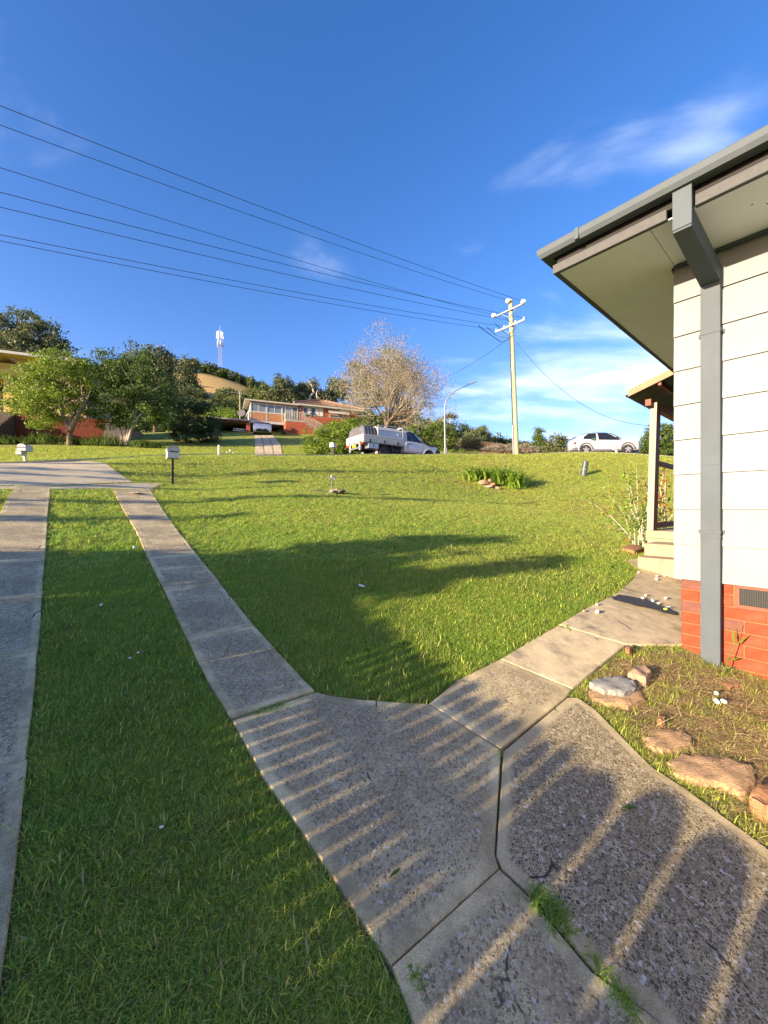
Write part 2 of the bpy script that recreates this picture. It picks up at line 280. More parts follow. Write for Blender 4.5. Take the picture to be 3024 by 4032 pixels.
def slab(poly, m, parent, lift=.024, name='slab', margin=.04, gap=.004, label=None, depth=.14, wob=.0):
    """a cast slab: outline poly (XY), top following the ground, rounded arris, trowelled margin, small gap to the next"""
    c = np.mean(poly, axis=0); pts = []
    n = len(poly)
    for i in range(n):                              # resample so that edges can be uneven
        a = np.array(poly[i]); b = np.array(poly[(i+1) % n]); k = max(1, int(np.linalg.norm(b-a)/.35))
        for j in range(k): pts.append(a+(b-a)*j/k+rng.normal(0, wob, 2))
    area = sum(pts[i][0]*pts[(i+1) % len(pts)][1]-pts[(i+1) % len(pts)][0]*pts[i][1] for i in range(len(pts)))
    if area < 0: pts = pts[::-1]
    def inset(ps, w):
        out = []; k = len(ps)
        for i in range(k):
            a, b, c_ = ps[i-1], ps[i], ps[(i+1) % k]; d1 = (b-a)/(np.linalg.norm(b-a)+1e-9); d2 = (c_-b)/(np.linalg.norm(c_-b)+1e-9)
            nn = np.array([-d1[1]-d2[1], d1[0]+d2[0]]); l = np.linalg.norm(nn); nn = nn/(l+1e-9); s = w/max(.35, l/2); out.append(b+nn*s)
        return out
    rings = [inset(pts, gap), inset(pts, gap+.004), inset(pts, gap+margin), inset(pts, gap+margin*2.2)]
    vs = []; ag = []; ez = rng.normal(0, .0012)
    for k, (rg, dz, a) in enumerate(zip([rings[0]]+rings, [lift-depth, lift-.005, lift, lift, lift], [0, 0, 0, .35, 1.])):
        z = gz(np.array([p[0] for p in rg]), np.array([p[1] for p in rg]))
        vs += [(p[0], p[1], zz_+dz+ez) for p, zz_ in zip(rg, z)]; ag += [a]*len(rg)
    k = len(pts); fs = []
    for r in range(4):
        for i in range(k): fs.append((r*k+i, r*k+(i+1) % k, (r+1)*k+(i+1) % k, (r+1)*k+i))
    me = bpy.data.meshes.new(name); o0 = Vector((c[0], c[1], 0)); me.from_pydata([Vector(v)-o0 for v in vs], [], fs+[tuple(range(4*k, 5*k))])
    at = me.attributes.new('agg', 'FLOAT', 'POINT'); at.data.foreach_set('value', ag)
    bm = bmesh.new(); bm.from_mesh(me); bmesh.ops.recalc_face_normals(bm, faces=bm.faces); bmesh.ops.triangulate(bm, faces=[f for f in bm.faces if len(f.verts) > 4]); bm.to_mesh(me); bm.free()
    o = link(name, me, m, parent); o.location = o0-Vector(parent.location) if parent else o0
    if label: o['label'] = label
    SLABS.append([tuple(p) for p in inset(pts, -.004)])
    return o
def struct(name, loc=(0, 0, 0)): o = empty(name, loc); o['kind'] = 'structure'; return o
def U(px, py): return tuple(unproj(px, py))
def strip(name, left, right, joints, m, gap=.003):
    l = np.array([unproj(*p) for p in left]); r = np.array([unproj(*p) for p in right]); par = struct(name)
    lu, lv_ = l @ U2, l @ V2; ru, rv = r @ U2, r @ V2; a = np.argsort(lu); b = np.argsort(ru)
    for u0, u1 in zip(joints[:-1], joints[1:]):
        us = np.linspace(u0, u1, 4)
        A = [u*U2+np.interp(u, lu[a], lv_[a])*V2 for u in us]; B = [u*U2+np.interp(u, ru[b], rv[b])*V2 for u in us[::-1]]
        slab([tuple(x) for x in A+B], m, par, lift=.022, gap=gap, wob=.002, margin=.035)
    return par
# right-hand wheel strip
strip('driveway_wheel_strip', [(440, 1925), (490, 2020), (537, 2100), (580, 2200), (630, 2300), (690, 2420), (750, 2560), (840, 2730), (915, 2852)],
      [(592, 1932), (640, 2010), (705, 2100), (865, 2300), (1000, 2470), (1090, 2570), (1246, 2738)], [1.96, 2.82, 3.70, 4.25, 4.62, 5.5, 6.4, 7.3, 8.2, 9.05], M_con)
strip('driveway_wheel_strip.001', [(-900, 3600), (-400, 2800), (-150, 2300), (0, 2025), (39, 1946), (60, 1930)],
      [(200, 1927), (190, 2010), (182, 2150), (178, 2230), (163, 2420), (150, 2600), (120, 2900), (90, 3200), (60, 3500), (20, 3800), (-30, 4150), (-60, 4500)], [-.6, .3, 1.2, 2.1, 3.0, 3.9, 4.8, 5.7, 6.6, 7.5, 8.6, 9.45], M_con)
ap = struct('driveway_apron')
slab([U(-400, 1912), U(200, 1918), U(525, 1903), U(470, 1868), U(415, 1828), U(0, 1833), U(-300, 1838)], M_apron, ap, lift=.03, margin=.05)
slab([U(-200, 1928), U(60, 1931), U(200, 1929), U(440, 1927), U(592, 1934), U(640, 1906), U(530, 1906), U(200, 1921), U(-300, 1914)], M_apron, ap, lift=.026, margin=.03)
pa = struct('garden_path')
slab([U(915, 2852), U(1246, 2738), U(1300, 2752), U(1400, 2768), U(1560, 2778), U(1686, 2784), U(1975, 2968), U(1950, 3380), U(1965, 3440), U(1540, 3830), U(1420, 3640), U(1300, 3460), U(1150, 3240), U(1040, 3080)], M_con, pa, wob=.003, gap=.003)
slab([U(1965, 3440), U(2090, 3560), U(2330, 3850), U(2600, 4050), U(3000, 4600), U(1850, 4600), U(1640, 4100), U(1540, 3830)], M_con, pa, gap=.003, lift=.024)
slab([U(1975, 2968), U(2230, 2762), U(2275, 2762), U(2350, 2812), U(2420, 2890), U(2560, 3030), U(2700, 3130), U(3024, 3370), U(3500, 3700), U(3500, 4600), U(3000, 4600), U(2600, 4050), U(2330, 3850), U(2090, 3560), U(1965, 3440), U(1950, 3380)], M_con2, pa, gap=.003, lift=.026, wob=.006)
slab([U(1686, 2784), U(1800, 2690), U(1968, 2607), U(2256, 2728), U(2230, 2762), U(1975, 2968)], M_con, pa, gap=.004)
slab([U(1968, 2607), U(2200, 2470), U(2468, 2550), U(2256, 2728)], M_path, pa, gap=.004)
slab([U(2200, 2470), U(2345, 2385), U(2700, 2470), U(2700, 2552), U(2468, 2550)], M_path, pa, gap=.003, lift=.0235)
slab([U(2345, 2385), U(2430, 2340), U(2490, 2290), U(2515, 2245), U(2780, 2245), U(2780, 2480), U(2700, 2470)], M_path, pa, gap=.004, lift=.024)
slab([U(2460, 2208), U(2560, 2200), U(2560, 2250), U(2515, 2245)], M_path, pa, gap=.003, lift=.02)
# ---------------------------------------------------------------- road and ground sheet
crest = [(-1500, 1900, 7.5), (-900, 1870, 8.5), (-300, 1845, 9.3), (200, 1828, 10.5), (620, 1800, 12.6), (1000, 1797, 14.5), (1512, 1795, 18.5), (1800, 1793, 21.), (2035, 1792, 22.5), (2250, 1785, 23.2), (2400, 1785, 22.8), (2600, 1800, 21.5), (2900, 1820, 20), (3400, 1850, 19)]
cr2 = np.array([tuple(P(*c))[:2] for c in crest])
def offset_line(pts, w):
    out = []
    for i in range(len(pts)):
        d = pts[min(i+1, len(pts)-1)]-pts[max(i-1, 0)]; d /= np.linalg.norm(d); out.append(pts[i]+np.array([-d[1], d[0]])*w)
    return np.array(out)
def densify(pts, step):
    out = []
    for a, b in zip(pts[:-1], pts[1:]):
        k = max(1, int(np.linalg.norm(b-a)/step)); out += [a+(b-a)*j/k for j in range(k)]
    return np.array(out+[pts[-1]])
def smooth_line(p, it=3):
    for _ in range(it): p = np.vstack([p[:1], (p[:-2]+2*p[1:-1]+p[2:])/4, p[-1:]])
    return p
cr2 = smooth_line(densify(cr2, 1.), 12)
road_w = [1.3, 2.8, 4.4, 6.0]
rl = [offset_line(cr2, w) for w in [.9]+road_w]
ROADPOLY = [tuple(p) for p in offset_line(cr2, 1.1)]+[tuple(p) for p in offset_line(cr2, 6.1)[::-1]]
m = MB(); k = len(cr2)
lines = [offset_line(cr2, w) for w in (1.2, 2.6, 3.6, 4.6, 6.0)]
for Ln, cam_ in zip(lines, (0, .03, .04, .03, 0)):
    z = gz(Ln[:, 0], Ln[:, 1]); m.v += [(a[0], a[1], b+.05+cam_) for a, b in zip(Ln, z)]
for r in range(4):
    for i in range(k-1): m.f.append((r*k+i, r*k+i+1, (r+1)*k+i+1, (r+1)*k+i)); m.mi.append(0)
M_road = mat('asphalt', (.055, .055, .058), .85, .25, 40, .003, 200)
tag(m.build('road', M_road, smooth=True), kind='structure')
M_kerb = mat('kerb_concrete', (.3, .28, .25), .9, .15, 8)
for w in (1.0, 6.05):
    m = MB(); A = offset_line(cr2, w); B = offset_line(cr2, w+.15); za = gz(A[:, 0], A[:, 1])
    m.v += [(a[0], a[1], z-.1) for a, z in zip(A, za)]+[(a[0], a[1], z+.075) for a, z in zip(A, za)]+[(a[0], a[1], z+.07) for a, z in zip(B, za)]+[(a[0], a[1], z-.1) for a, z in zip(B, za)]
    for r in range(3):
        for i in range(k-1): m.f.append((r*k+i, r*k+i+1, (r+1)*k+i+1, (r+1)*k+i)); m.mi.append(0)
    tag(m.build('kerb', M_kerb), kind='structure')
ang = np.concatenate([np.arange(-58, 58, .45), np.arange(58, 302, 3.)]); rad = np.concatenate([[.0], np.geomspace(.5, 90, 190), np.geomspace(93, 3200, 90)])
A_, R_ = np.meshgrid(np.radians(ang), rad); X = (R_*np.sin(A_)); Y = (R_*np.cos(A_)); Z = gz(X, Y)
# bare soil wedge beside the path and the garden bed by the house
BED = [U(2250, 2745), U(2290, 2768), U(2420, 2890), U(2560, 3030), U(2700, 3130), U(3024, 3370), U(3400, 3600), (3.3, .8), (3.0, 2.0), (2.3, 2.9), U(2480, 2556)]
cold = np.zeros((X.size, 4)); xf, yf, rf = X.ravel(), Y.ravel(), R_.ravel()
lawn = np.array([.24, .28, .07]); hillc = np.array([.07, .09, .03]); gold = np.array([.62, .43, .17]); soil = np.array([.34, .22, .11])
c = np.tile(lawn, (X.size, 1)); w = sst(50, 80, rf)[:, None]; c = c*(1-w)+hillc*w
gm = (np.exp(-((xf+104+ (yf-255)*.35)/46)**2-((yf-260)/29)**2*1.2)); gmw = sst(.30, .42, gm+.06*np.sin(xf*.23)+.05*np.sin(yf*.31))[:, None]; c = c*(1-gmw)+gold*gmw
kx = xf/np.maximum(yf, .1); dr = (sst(.14, .2, kx)*sst(.62, .5, kx)*sst(33.5, 35.5, yf)*sst(62, 52, yf))[:, None]; c = c*(1-dr)+np.array([.30, .17, .06])*dr
bk = inpoly(xf, yf, BED); c[bk] = soil
cold[:, :3] = c; cold[:, 3] = 1
me = bpy.data.meshes.new('ground'); na = len(ang); nr = len(rad)
me.vertices.add(X.size); me.vertices.foreach_set('co', np.stack([xf, yf, Z.ravel()], 1).ravel().astype(np.float32))
i, j = np.meshgrid(np.arange(nr-1), np.arange(na), indexing='ij'); j2 = (j+1) % na
q = np.stack([i*na+j, i*na+j2, (i+1)*na+j2, (i+1)*na+j], -1).reshape(-1, 4)[:, ::-1]
me.loops.add(q.size); me.loops.foreach_set('vertex_index', q.ravel().astype(np.int32)); me.polygons.add(len(q)); me.polygons.foreach_set('loop_start', np.arange(0, q.size, 4, dtype=np.int32)); me.polygons.foreach_set('loop_total', np.full(len(q), 4, dtype=np.int32))
ca = me.color_attributes.new('gc', 'FLOAT_COLOR', 'POINT'); ca.data.foreach_set('color', cold.ravel().astype(np.float32)); me.update(); me.validate()
me.polygons.foreach_set('use_smooth', [True]*len(me.polygons))
M_ground = bpy.data.materials.new('soil_and_turf'); M_ground.use_nodes = True; t = M_ground.node_tree; b = t.nodes['Principled BSDF']; at = N(t, 'ShaderNodeAttribute', attribute_name='gc')
tc = N(t, 'ShaderNodeTexCoord'); nz = N(t, 'ShaderNodeTexNoise'); L(t, tc.outputs['Object'], nz.inputs[0]); nz.inputs['Scale'].default_value = 2.3; nz.inputs['Detail'].default_value = 12; nz.inputs['Roughness'].default_value = .72
mm = N(t, 'ShaderNodeMix', data_type='RGBA', blend_type='MULTIPLY'); mm.inputs[0].default_value = 1; L(t, at.outputs[0], mm.inputs[6])
rr = N(t, 'ShaderNodeValToRGB'); L(t, nz.outputs[0], rr.inputs[0]); rr.color_ramp.elements[0].position = .3; rr.color_ramp.elements[0].color = (.45, .42, .4, 1); rr.color_ramp.elements[1].position = .7; rr.color_ramp.elements[1].color = (1.4, 1.35, 1.2, 1); L(t, rr.outputs[0], mm.inputs[7])
L(t, mm.outputs[2], b.inputs['Base Color']); b.inputs['Roughness'].default_value = .95; b.inputs['Specular IOR Level'].default_value = .1
bp = N(t, 'ShaderNodeBump'); bp.inputs['Distance'].default_value = .03; L(t, nz.outputs[0], bp.inputs['Height']); L(t, bp.outputs[0], b.inputs['Normal'])
tag(link('ground', me, M_ground), kind='structure')
# ---------------------------------------------------------------- grass
def blade_tuft(name, nb, ln, wd, spread, m, lean=.6, seed=0, seg=2, flat=0.):
    r = np.random.default_rng(seed); V = []; lvs = []
    for _ in range(nb):
        a = r.uniform(0, 2*math.pi); d = np.array([math.cos(a), math.sin(a)]); p = r.normal(0, spread, 2); l = ln*r.uniform(.45, 1.2); w = wd*r.uniform(.7, 1.3); s = np.array([-d[1], d[0]]); le = lean*r.uniform(.2, 1.6); val = r.random()
        pts = []
        for k in range(seg+1):
            f = k/seg; ho = l*f*f*le*.8+l*f*.15; z = l*f*(1-.35*f*min(le, 1.2))*(1-flat)+.0; pts.append((p+d*ho, z-.004, w*(1-f**1.6)*.5+.0002))
        for k in range(seg):
            (a0, z_0, w0), (a1, z_1, w1) = pts[k], pts[k+1]
            V.append([(*(a0-s*w0), z_0), (*(a0+s*w0), z_0), (*(a1+s*w1), z_1), (*(a1-s*w1), z_1)]); lvs.append(val)
    V = np.array(V); o = quads(name, V, m, None, np.array(lvs)); col.objects.unlink(o); return o
def scatter(name, pts, z, rotz, scl, idx, sources, tilt=.0, nrm=None):
    n = len(pts); me = bpy.data.meshes.new(name); me.vertices.add(n); me.vertices.foreach_set('co', np.column_stack([pts, z]).astype(np.float32).ravel())
    a = me.attributes.new('rot', 'FLOAT_VECTOR', 'POINT'); a.data.foreach_set('vector', np.column_stack([rng.normal(0, tilt+1e-6, n), rng.normal(0, tilt+1e-6, n), rotz]).astype(np.float32).ravel())
    a = me.attributes.new('scl', 'FLOAT', 'POINT'); a.data.foreach_set('value', scl.astype(np.float32)); a = me.attributes.new('idx', 'INT', 'POINT'); a.data.foreach_set('value', idx.astype(np.int32)); me.update()
    o = link(name, me); c = bpy.data.collections.new(name+'_kinds')
    for i, s in enumerate(sources): s.name = f'{name}_{i:02d}'; c.objects.link(s)
    ng = bpy.data.node_groups.new(name, 'GeometryNodeTree'); ng.interface.new_socket('Geometry', in_out='INPUT', socket_type='NodeSocketGeometry'); ng.interface.new_socket('Geometry', in_out='OUTPUT', socket_type='NodeSocketGeometry')
    gi = ng.nodes.new('NodeGroupInput'); go = ng.nodes.new('NodeGroupOutput'); ip = ng.nodes.new('GeometryNodeInstanceOnPoints'); ci = ng.nodes.new('GeometryNodeCollectionInfo'); ci.inputs[0].default_value = c; ci.inputs['Separate Children'].default_value = True; ci.inputs['Reset Children'].default_value = True
    def na_(nm, ty): q = ng.nodes.new('GeometryNodeInputNamedAttribute'); q.data_type = ty; q.inputs[0].default_value = nm; return q.outputs[0]
    ng.links.new(gi.outputs[0], ip.inputs['Points']); ng.links.new(ci.outputs[0], ip.inputs['Instance']); ip.inputs['Pick Instance'].default_value = True
    ng.links.new(na_('idx', 'INT'), ip.inputs['Instance Index']); e2r = ng.nodes.new('FunctionNodeEulerToRotation'); ng.links.new(na_('rot', 'FLOAT_VECTOR'), e2r.inputs[0]); ng.links.new(e2r.outputs[0], ip.inputs['Rotation']); ng.links.new(na_('scl', 'FLOAT'), ip.inputs['Scale']); ng.links.new(ip.outputs[0], go.inputs[0])
    md = o.modifiers.new('scatter', 'NODES'); md.node_group = ng
    return o
M_grass = leafmat('lawn_grass', (.24, .34, .045), (.76, .82, .16), .5, .5, .3, dry=(.6, .5, .24), dry_at=.93)
M_grassg = leafmat('deep_green_grass', (.15, .29, .04), (.50, .70, .11), .5, .5, .3, dry=(.5, .42, .16), dry_at=.97)
M_grassd = leafmat('dry_grass', (.16, .15, .04), (.42, .30, .12), .3, .7, .15, dry=(.5, .4, .22), dry_at=.8)
tufts = [blade_tuft('t', 15, .032, .0040, .017, M_grass, .9, s) for s in range(6)]+[blade_tuft('t', 9, .050, .0045, .02, M_grass, 1.2, 20+s) for s in range(2)]+[blade_tuft('t', 10, .035, .003, .02, M_grassd, 1.1, 30+s) for s in range(2)]+[blade_tuft('t', 15, .032, .0040, .017, M_grassg, .9, 40+s) for s in range(5)]
def vnoise(x, y, s, seed=0):
    r = np.random.default_rng(seed); ph = r.uniform(0, 6.28, (6, 2)); k = r.normal(0, 1, (6, 2)); k /= np.linalg.norm(k, axis=1, keepdims=True); f = r.uniform(.6, 1.7, 6)/s
    return sum(np.sin(k[i, 0]*f[i]*x*6.28+ph[i, 0]+1.3*np.sin((k[i, 1]*x-k[i, 0]*y)*f[i]*4+ph[i, 1]))*np.cos(k[i, 1]*f[i]*y*6.28+ph[i, 1]) for i in range(6))/3
HOUSEPOLY = []   # filled below
def lawn_points(n, r0, r1, p, amin=-47, amax=47):
    """points with areal density ~ r^-p"""
    u = rng.random(n); q = 2-p; r = (r0**q+u*(r1**q-r0**q))**(1/q); a = np.radians(rng.uniform(amin, amax, n)); return r*np.sin(a), r*np.cos(a), r
# ---------------------------------------------------------------- the near house (local x = along the side wall towards the camera, y = into the house)
HA = R(40); hu = Vector((-math.sin(HA), math.cos(HA), 0)); hv = Vector((math.cos(HA), math.sin(HA), 0))
HC = Vector((2.26, 2.94, -1.09)); HB = 1.09
M_board = mat('cream_painted_board', (.20, .222, .235), .5, .03, 3, .0006, 60, spec=.35, dirt=(.165, .17, .155), dirt_amt=.45, dirt_scale=2.5)
M_brick = mat('red_orange_brick', (.27, .05, .018), .85, .32, 9, .003, 90, dirt=(.28, .10, .07), dirt_amt=.7, dirt_scale=6)
M_brickd = mat('purple_brick', (.17, .065, .05), .85, .2, 14, .003, 90)
M_mortar = mat('orange_stained_mortar', (.30, .115, .05), .95, .15, 20, .003, 110)
M_grey = mat('grey_painted_metal', (.085, .106, .124), .62, .10, 4, .0004, 30, spec=.2, dirt=(.11, .115, .115), dirt_amt=.6, dirt_scale=3)
M_greyd = mat('grey_textured_trim', (.085, .088, .09), .75, .12, 20, .004, 60)
M_soffit = mat('soffit_sheet', (.82, .84, .85), .6, .05, 2, .0005, 40)
M_dark = mat('dark_recess', (.02, .02, .022), .8, .1)
M_roof = mat('dark_roof_tile', (.09, .085, .085), .8, .2, 5)
M_terra = mat('terracotta_vent_frame', (.22, .085, .055), .8, .12, 30, .001, 90)
M_concs = mat('tan_step_concrete', (.34, .27, .18), .9, .2, 7, .003, 80, dirt=(.2, .14, .09), dirt_amt=.6, dirt_scale=5)
M_post = mat('brown_painted_timber', (.20, .055, .03), .6, .15, 6, .001, 40, stretch=(1, 1, .2))
M_litpost = mat('sunlit_post_face', (.27, .255, .21), .6, .06, 6, .001, 40)
M_orange = mat('peach_painted_fascia', (.30, .165, .085), .6, .08, 6, .001, 40)
M_metald = mat('weathered_iron_sheet', (.12, .12, .12), .6, .15, 6)
H = empty('weatherboard_house', HC, math.atan2(-hu.y, -hu.x), 'cream weatherboard house on an orange brick base, with grey gutters and a small porch', 'house')
def hp(x, y, z): return HC+Vector((0, 0, 0))+(-hu)*x+hv*y+Vector((0, 0, z+HB-0))
def hb(name, m_, parent=None, bevel=0., *boxes, **k):
    b_ = MB()
    for bx in boxes: b_.bb(bx[0], bx[1], bx[2], bx[3], bx[4]+HB, bx[5]+HB)
    return b_.build(name, m_, parent or H, bevel=bevel, **k)
XE, YE = 6.5, 6.0; BT = -.533
# brick base: mortar core and single bricks
hb('mortar_bed', M_mortar, None, 0, (.028, XE, .029, .11, -1.6, BT), (.029, .11, .11, YE, -1.6, BT))
bl, bh, jn = .230, .076, .010
bmesh_cache = {}
def brick(x0, x1, z0, side, mt):
    key = (round(x1-x0, 3), side, mt.name)
    if key not in bmesh_cache:
        b_ = MB(); L_ = x1-x0
        if side == 'x': b_.bb(0, L_, 0, .09, 0, bh)
        else: b_.bb(0, .09, 0, L_, 0, bh)
        o = b_.build('brick', mt, H, bevel=.004); bmesh_cache[key] = o.data
    else: o = link('brick', bmesh_cache[key], None, H)
    dz = random.gauss(0, .0012); dp = random.gauss(0, .0015)
    o.location = (x0, .022+dp, z0+HB) if side == 'x' else (.022+dp, x0, z0+HB); o.rotation_euler = (0, 0, random.gauss(0, .002))
    return o
zc = BT-bh; k = 0
VX0, VX1 = .33, .56
while zc > -1.36:
    x = .022 if k % 2 else .022
    first = bl if k % 2 == 0 else .110
    L_ = first
    while x < 2.4:
        x1 = x+L_
        if not (k in (0, 1) and x1 > VX0-.02 and x < VX1+.02):
            mt = M_brickd if (random.random() < .22 or (k == 0 and x > .02 and x < .3)) else M_brick
            brick(x, x1, zc, 'x', mt)
        elif x < VX0-.05: brick(x, VX0-.012, zc, 'x', M_brick)
        x = x1+jn; L_ = bl
    y = .022+.11+jn if k % 2 == 0 else .022+bl+jn
    while y < 2.3: brick(y, y+bl, zc, 'y', M_brickd if random.random() < .2 else M_brick); y += bl+jn
    zc -= bh+jn; k += 1
# vent: terracotta frame, black wire grille
vz1, vz0 = BT-.003, BT-.166
vt = hb('air_vent', M_terra, None, .002, (VX0, VX1, .008, .05, vz1-.022, vz1), (VX0, VX1, .008, .05, vz0, vz0+.026), (VX0, VX0+.026, .0085, .05, vz0+.026, vz1-.022), (VX1-.026, VX1, .0085, .05, vz0+.026, vz1-.022), (VX0+.02, VX1-.02, .0235, .0275, vz0+.02, vz1-.02))
vt.data.materials.append(M_dark); [setattr(p, 'material_index', 1) for p in vt.data.polygons if abs(p.center.y-.0235) < .0004]
b_ = MB()
for i in range(15): x = VX0+.032+i*.0117; b_.bb(x, x+.003, .0175, .0205, vz0+.026+HB, vz1-.022+HB)
for i in range(9): z = vz0+.032+i*.0128+HB; b_.bb(VX0+.026, VX1-.026, .017, .021, z, z+.003)
b_.build('wire_grille', mat('black_wire', (.03, .03, .03), .5, .1), vt)
# lapped boards, each one a part
bz = BT; i = 0
while bz < 1.87:
    t1 = min(bz+.265+.02, 1.875)
    b_ = MB(); wob = random.gauss(0, .0008)
    prof = [(-.021+wob, bz+HB), (-.020+wob, bz+.012+HB), (-.005, t1+HB), (.006, t1+HB), (.006, bz+.03+HB), (-.004, bz+.004+HB)]
    b_.prism([(p[0], p[1]) for p in prof], -.016, XE, axis='x'); o = b_.build('board', M_board, H)
    b_ = MB(); b_.prism([(p[0]-.0, p[1]) for p in prof], .006, YE, axis='y'); b_.build('board', M_board, H)
    # butt joint soaker on each board
    j_ = MB(); j_.prism([(p[0]-.0014, p[1]) for p in prof[:3]]+[(prof[2][0]+.002, prof[2][1]), (prof[0][0]+.002, prof[0][1])], .062, .0635, axis='x'); j_.build('joint_strip', M_board, o)
    bz += .265; i += 1
hb('wall_core', M_soffit, None, 0, (.008, XE, .0085, .1, BT-.001, 1.9), (.008, .1, .1, YE, BT-.001, 1.9), (XE-.1, XE, .1, YE, BT, 1.9), (.1, XE-.1, YE-.1, YE, BT, 1.9))
# soffit sheets with cover strips and nail holes
SO = .62
def sheet(x0, x1, y0, y1): return hb('soffit_sheet', M_soffit, None, 0, (x0, x1, y0, y1, 1.872, 1.879))
sheet(-SO, -.012, -SO, 1.2); sheet(-SO, -.012, 1.204, 3.6); sheet(-SO, -.012, 3.604, 6.)
sheet(-.008, .17, -SO, -.012); sheet(.21, 2.6, -SO, -.012); sheet(2.604, XE+.4, -SO, -.012)
hb('cover_strip', M_soffit, None, .001, (.165, .182, -SO, -.03, 1.864, 1.8715)); hb('cover_strip', M_soffit, None, .001, (.196, .214, -SO, -.03, 1.864, 1.8715))
hb('cover_strip', M_grey, None, .002, (-.0, XE, -.034, -.017, 1.848, 1.871)); hb('cover_strip', M_grey, None, .002, (-.034, -.017, -.0, YE, 1.848, 1.871))
b_ = MB()
for (x, y) in [(.62, -.33), (.68, -.27), (.46, -.38), (.52, -.32), (.80, -.35), (.86, -.29), (1.0, -.4), (1.3, -.3)]: b_.lathe((x, y, 1.8712+HB), [(.0055, 0), (.0055, .002)], 8)
b_.build('vent_hole', M_dark, H)
# fascia trim, black strip painted as the shade in the gap, gutter with square profile on two sides
hb('fascia_trim', M_greyd, None, .003, (-SO-.035, .09, -SO-.035, -SO, 1.862, 1.93), (.235, XE+.4, -SO-.035, -SO, 1.862, 1.93), )
hb('fascia_trim', M_greyd, None, .003, (-SO-.034, -SO, -SO+.001, 7., 1.863, 1.929))
hb('gutter_gap_shade', M_dark, None, 0, (-SO-.01, XE+.4, -SO-.012, -SO+.01, 1.931, 2.05), (-SO-.011, -SO+.01, -SO+.011, 7., 1.931, 2.05))
def gut(name, flip):
    pr = [(-.735, 2.06), (-.742, 2.05), (-.738, 2.012), (-.72, 1.985), (-.65, 1.985), (-.645, 2.06), (-.65, 2.06), (-.655, 1.992), (-.715, 1.992), (-.730, 2.015), (-.730, 2.055)]
    b_ = MB(); n = len(pr)
    ends = (-.74, XE+.4) if not flip else (-.74, 7.)
    vs = []
    for e in (0, 1):
        for (o_, z) in pr:
            a = (o_ if e == 0 else ends[1])                 # mitre at the corner
            vs.append((a, o_, z+HB) if not flip else (o_, a, z+HB))
    b_.add(vs, [tuple(range(n)), tuple(range(n, 2*n))]+[(i, (i+1) % n, n+(i+1) % n, n+i) for i in range(n)])
    return b_.build(name, M_grey, H)
gut('gutter', False); gut('gutter', True)
hb('gutter_joiner', M_grey, None, .001, (-.45, -.42, -.746, -.71, 1.982, 2.063))
for yy in (.35, 1.05, 1.9, 2.9): hb('gutter_joiner', M_greyd, None, .001, (-.747, -.70, yy, yy+.02, 1.978, 2.05))
# hip roof: tiles laid in courses on the slope
b_ = MB()
sl = math.tan(R(21)); ez = 2.068
def rv(x, y, h): return (x, y, ez+HB+h)
X0, X1, Y0, Y1 = -.72, 7.2, -.72, 6.7; hw = (Y1-Y0)/2
rr0 = (X0+hw, Y0+hw); rr1 = (X1-.2, Y0+hw)
b_.add([rv(X0, Y0, 0), rv(X1, Y0, 0), rv(rr1[0], rr1[1], hw*sl), rv(rr0[0], rr0[1], hw*sl), rv(X0, Y1, 0), rv(X1, Y1, 0)], [(0, 1, 2, 3), (4, 3, 2, 5), (0, 3, 4), (1, 5, 2)])
b_.build('roof', M_roof, H)
b_ = MB(); b_.bb(X0+.02, X1, Y0+.012, Y0+.05, 2.045+HB, 2.075+HB); b_.bb(X0+.012, X0+.05, Y0+.05, Y1, 2.045+HB, 2.075+HB); b_.build('roof_edge', M_dark, H)
# downpipe: dropper box under the gutter, sloping duct, wall pipe, straps, shoe
px0, px1 = .155, .265
dp = hb('downpipe', M_grey, None, .0025, (px0, px1, -.072, -.0225, -1.17, 1.62))
b_ = MB(); b_.bb(.131, .228, -.70, -.655, 1.742+HB, 1.987+HB); b_.build('dropper_box', M_grey, dp, bevel=.002)
b_ = MB()
xa, xb = .132, .227
def ring(x0, x1, pts): return [(x0, y, z+HB) for y, z in pts]+[(x1, y, z+HB) for y, z in pts]
A = [(-.654, 1.775), (-.654, 1.925)]; Bq = [(-.016, 1.45), (-.016, 1.60)]
vs = [(xa, -.700, 1.762+HB), (xb, -.700, 1.762+HB), (xb, -.700, 1.779+HB), (xa, -.700, 1.779+HB), (px0, -.072, 1.462+HB), (px1, -.072, 1.462+HB), (px1, -.018, 1.60+HB), (px0, -.018, 1.60+HB), (xa, -.656, 1.90+HB), (xb, -.656, 1.90+HB)]
b_.add([(xa, -.698, 1.726+HB), (xb, -.698, 1.726+HB), (xb, -.656, 1.86+HB), (xa, -.656, 1.86+HB), (px0-.001, -.0735, 1.615+HB), (px1+.001, -.0735, 1.615+HB), (px1+.001, -.023, 1.74+HB), (px0-.001, -.023, 1.74+HB)],
       [(0, 1, 2, 3), (4, 5, 6, 7), (0, 1, 5, 4), (2, 3, 7, 6), (0, 3, 7, 4), (1, 2, 6, 5)]); b_.build('sloping_duct', M_grey, dp, bevel=.002)
for z in (1.26, -.178): hb('pipe_strap', M_grey, dp, .001, (px0-.004, px1+.004, -.0755, -.0722, z, z+.026), (px0-.02, px0-.004, -.022, -.0168, z, z+.026), (px1+.004, px1+.016, -.022, -.0168, z, z+.026), (px1+.0005, px1+.004, -.0755, -.017, z, z+.026))
hb('pipe_joint', M_grey, dp, .001, (px0-.0015, px1+.0015, -.0735, -.0722, .315, .3165)); hb('pipe_joint', M_grey, dp, .001, (px0-.002, px1+.002, -.0742, -.0722, -.21, -.19))
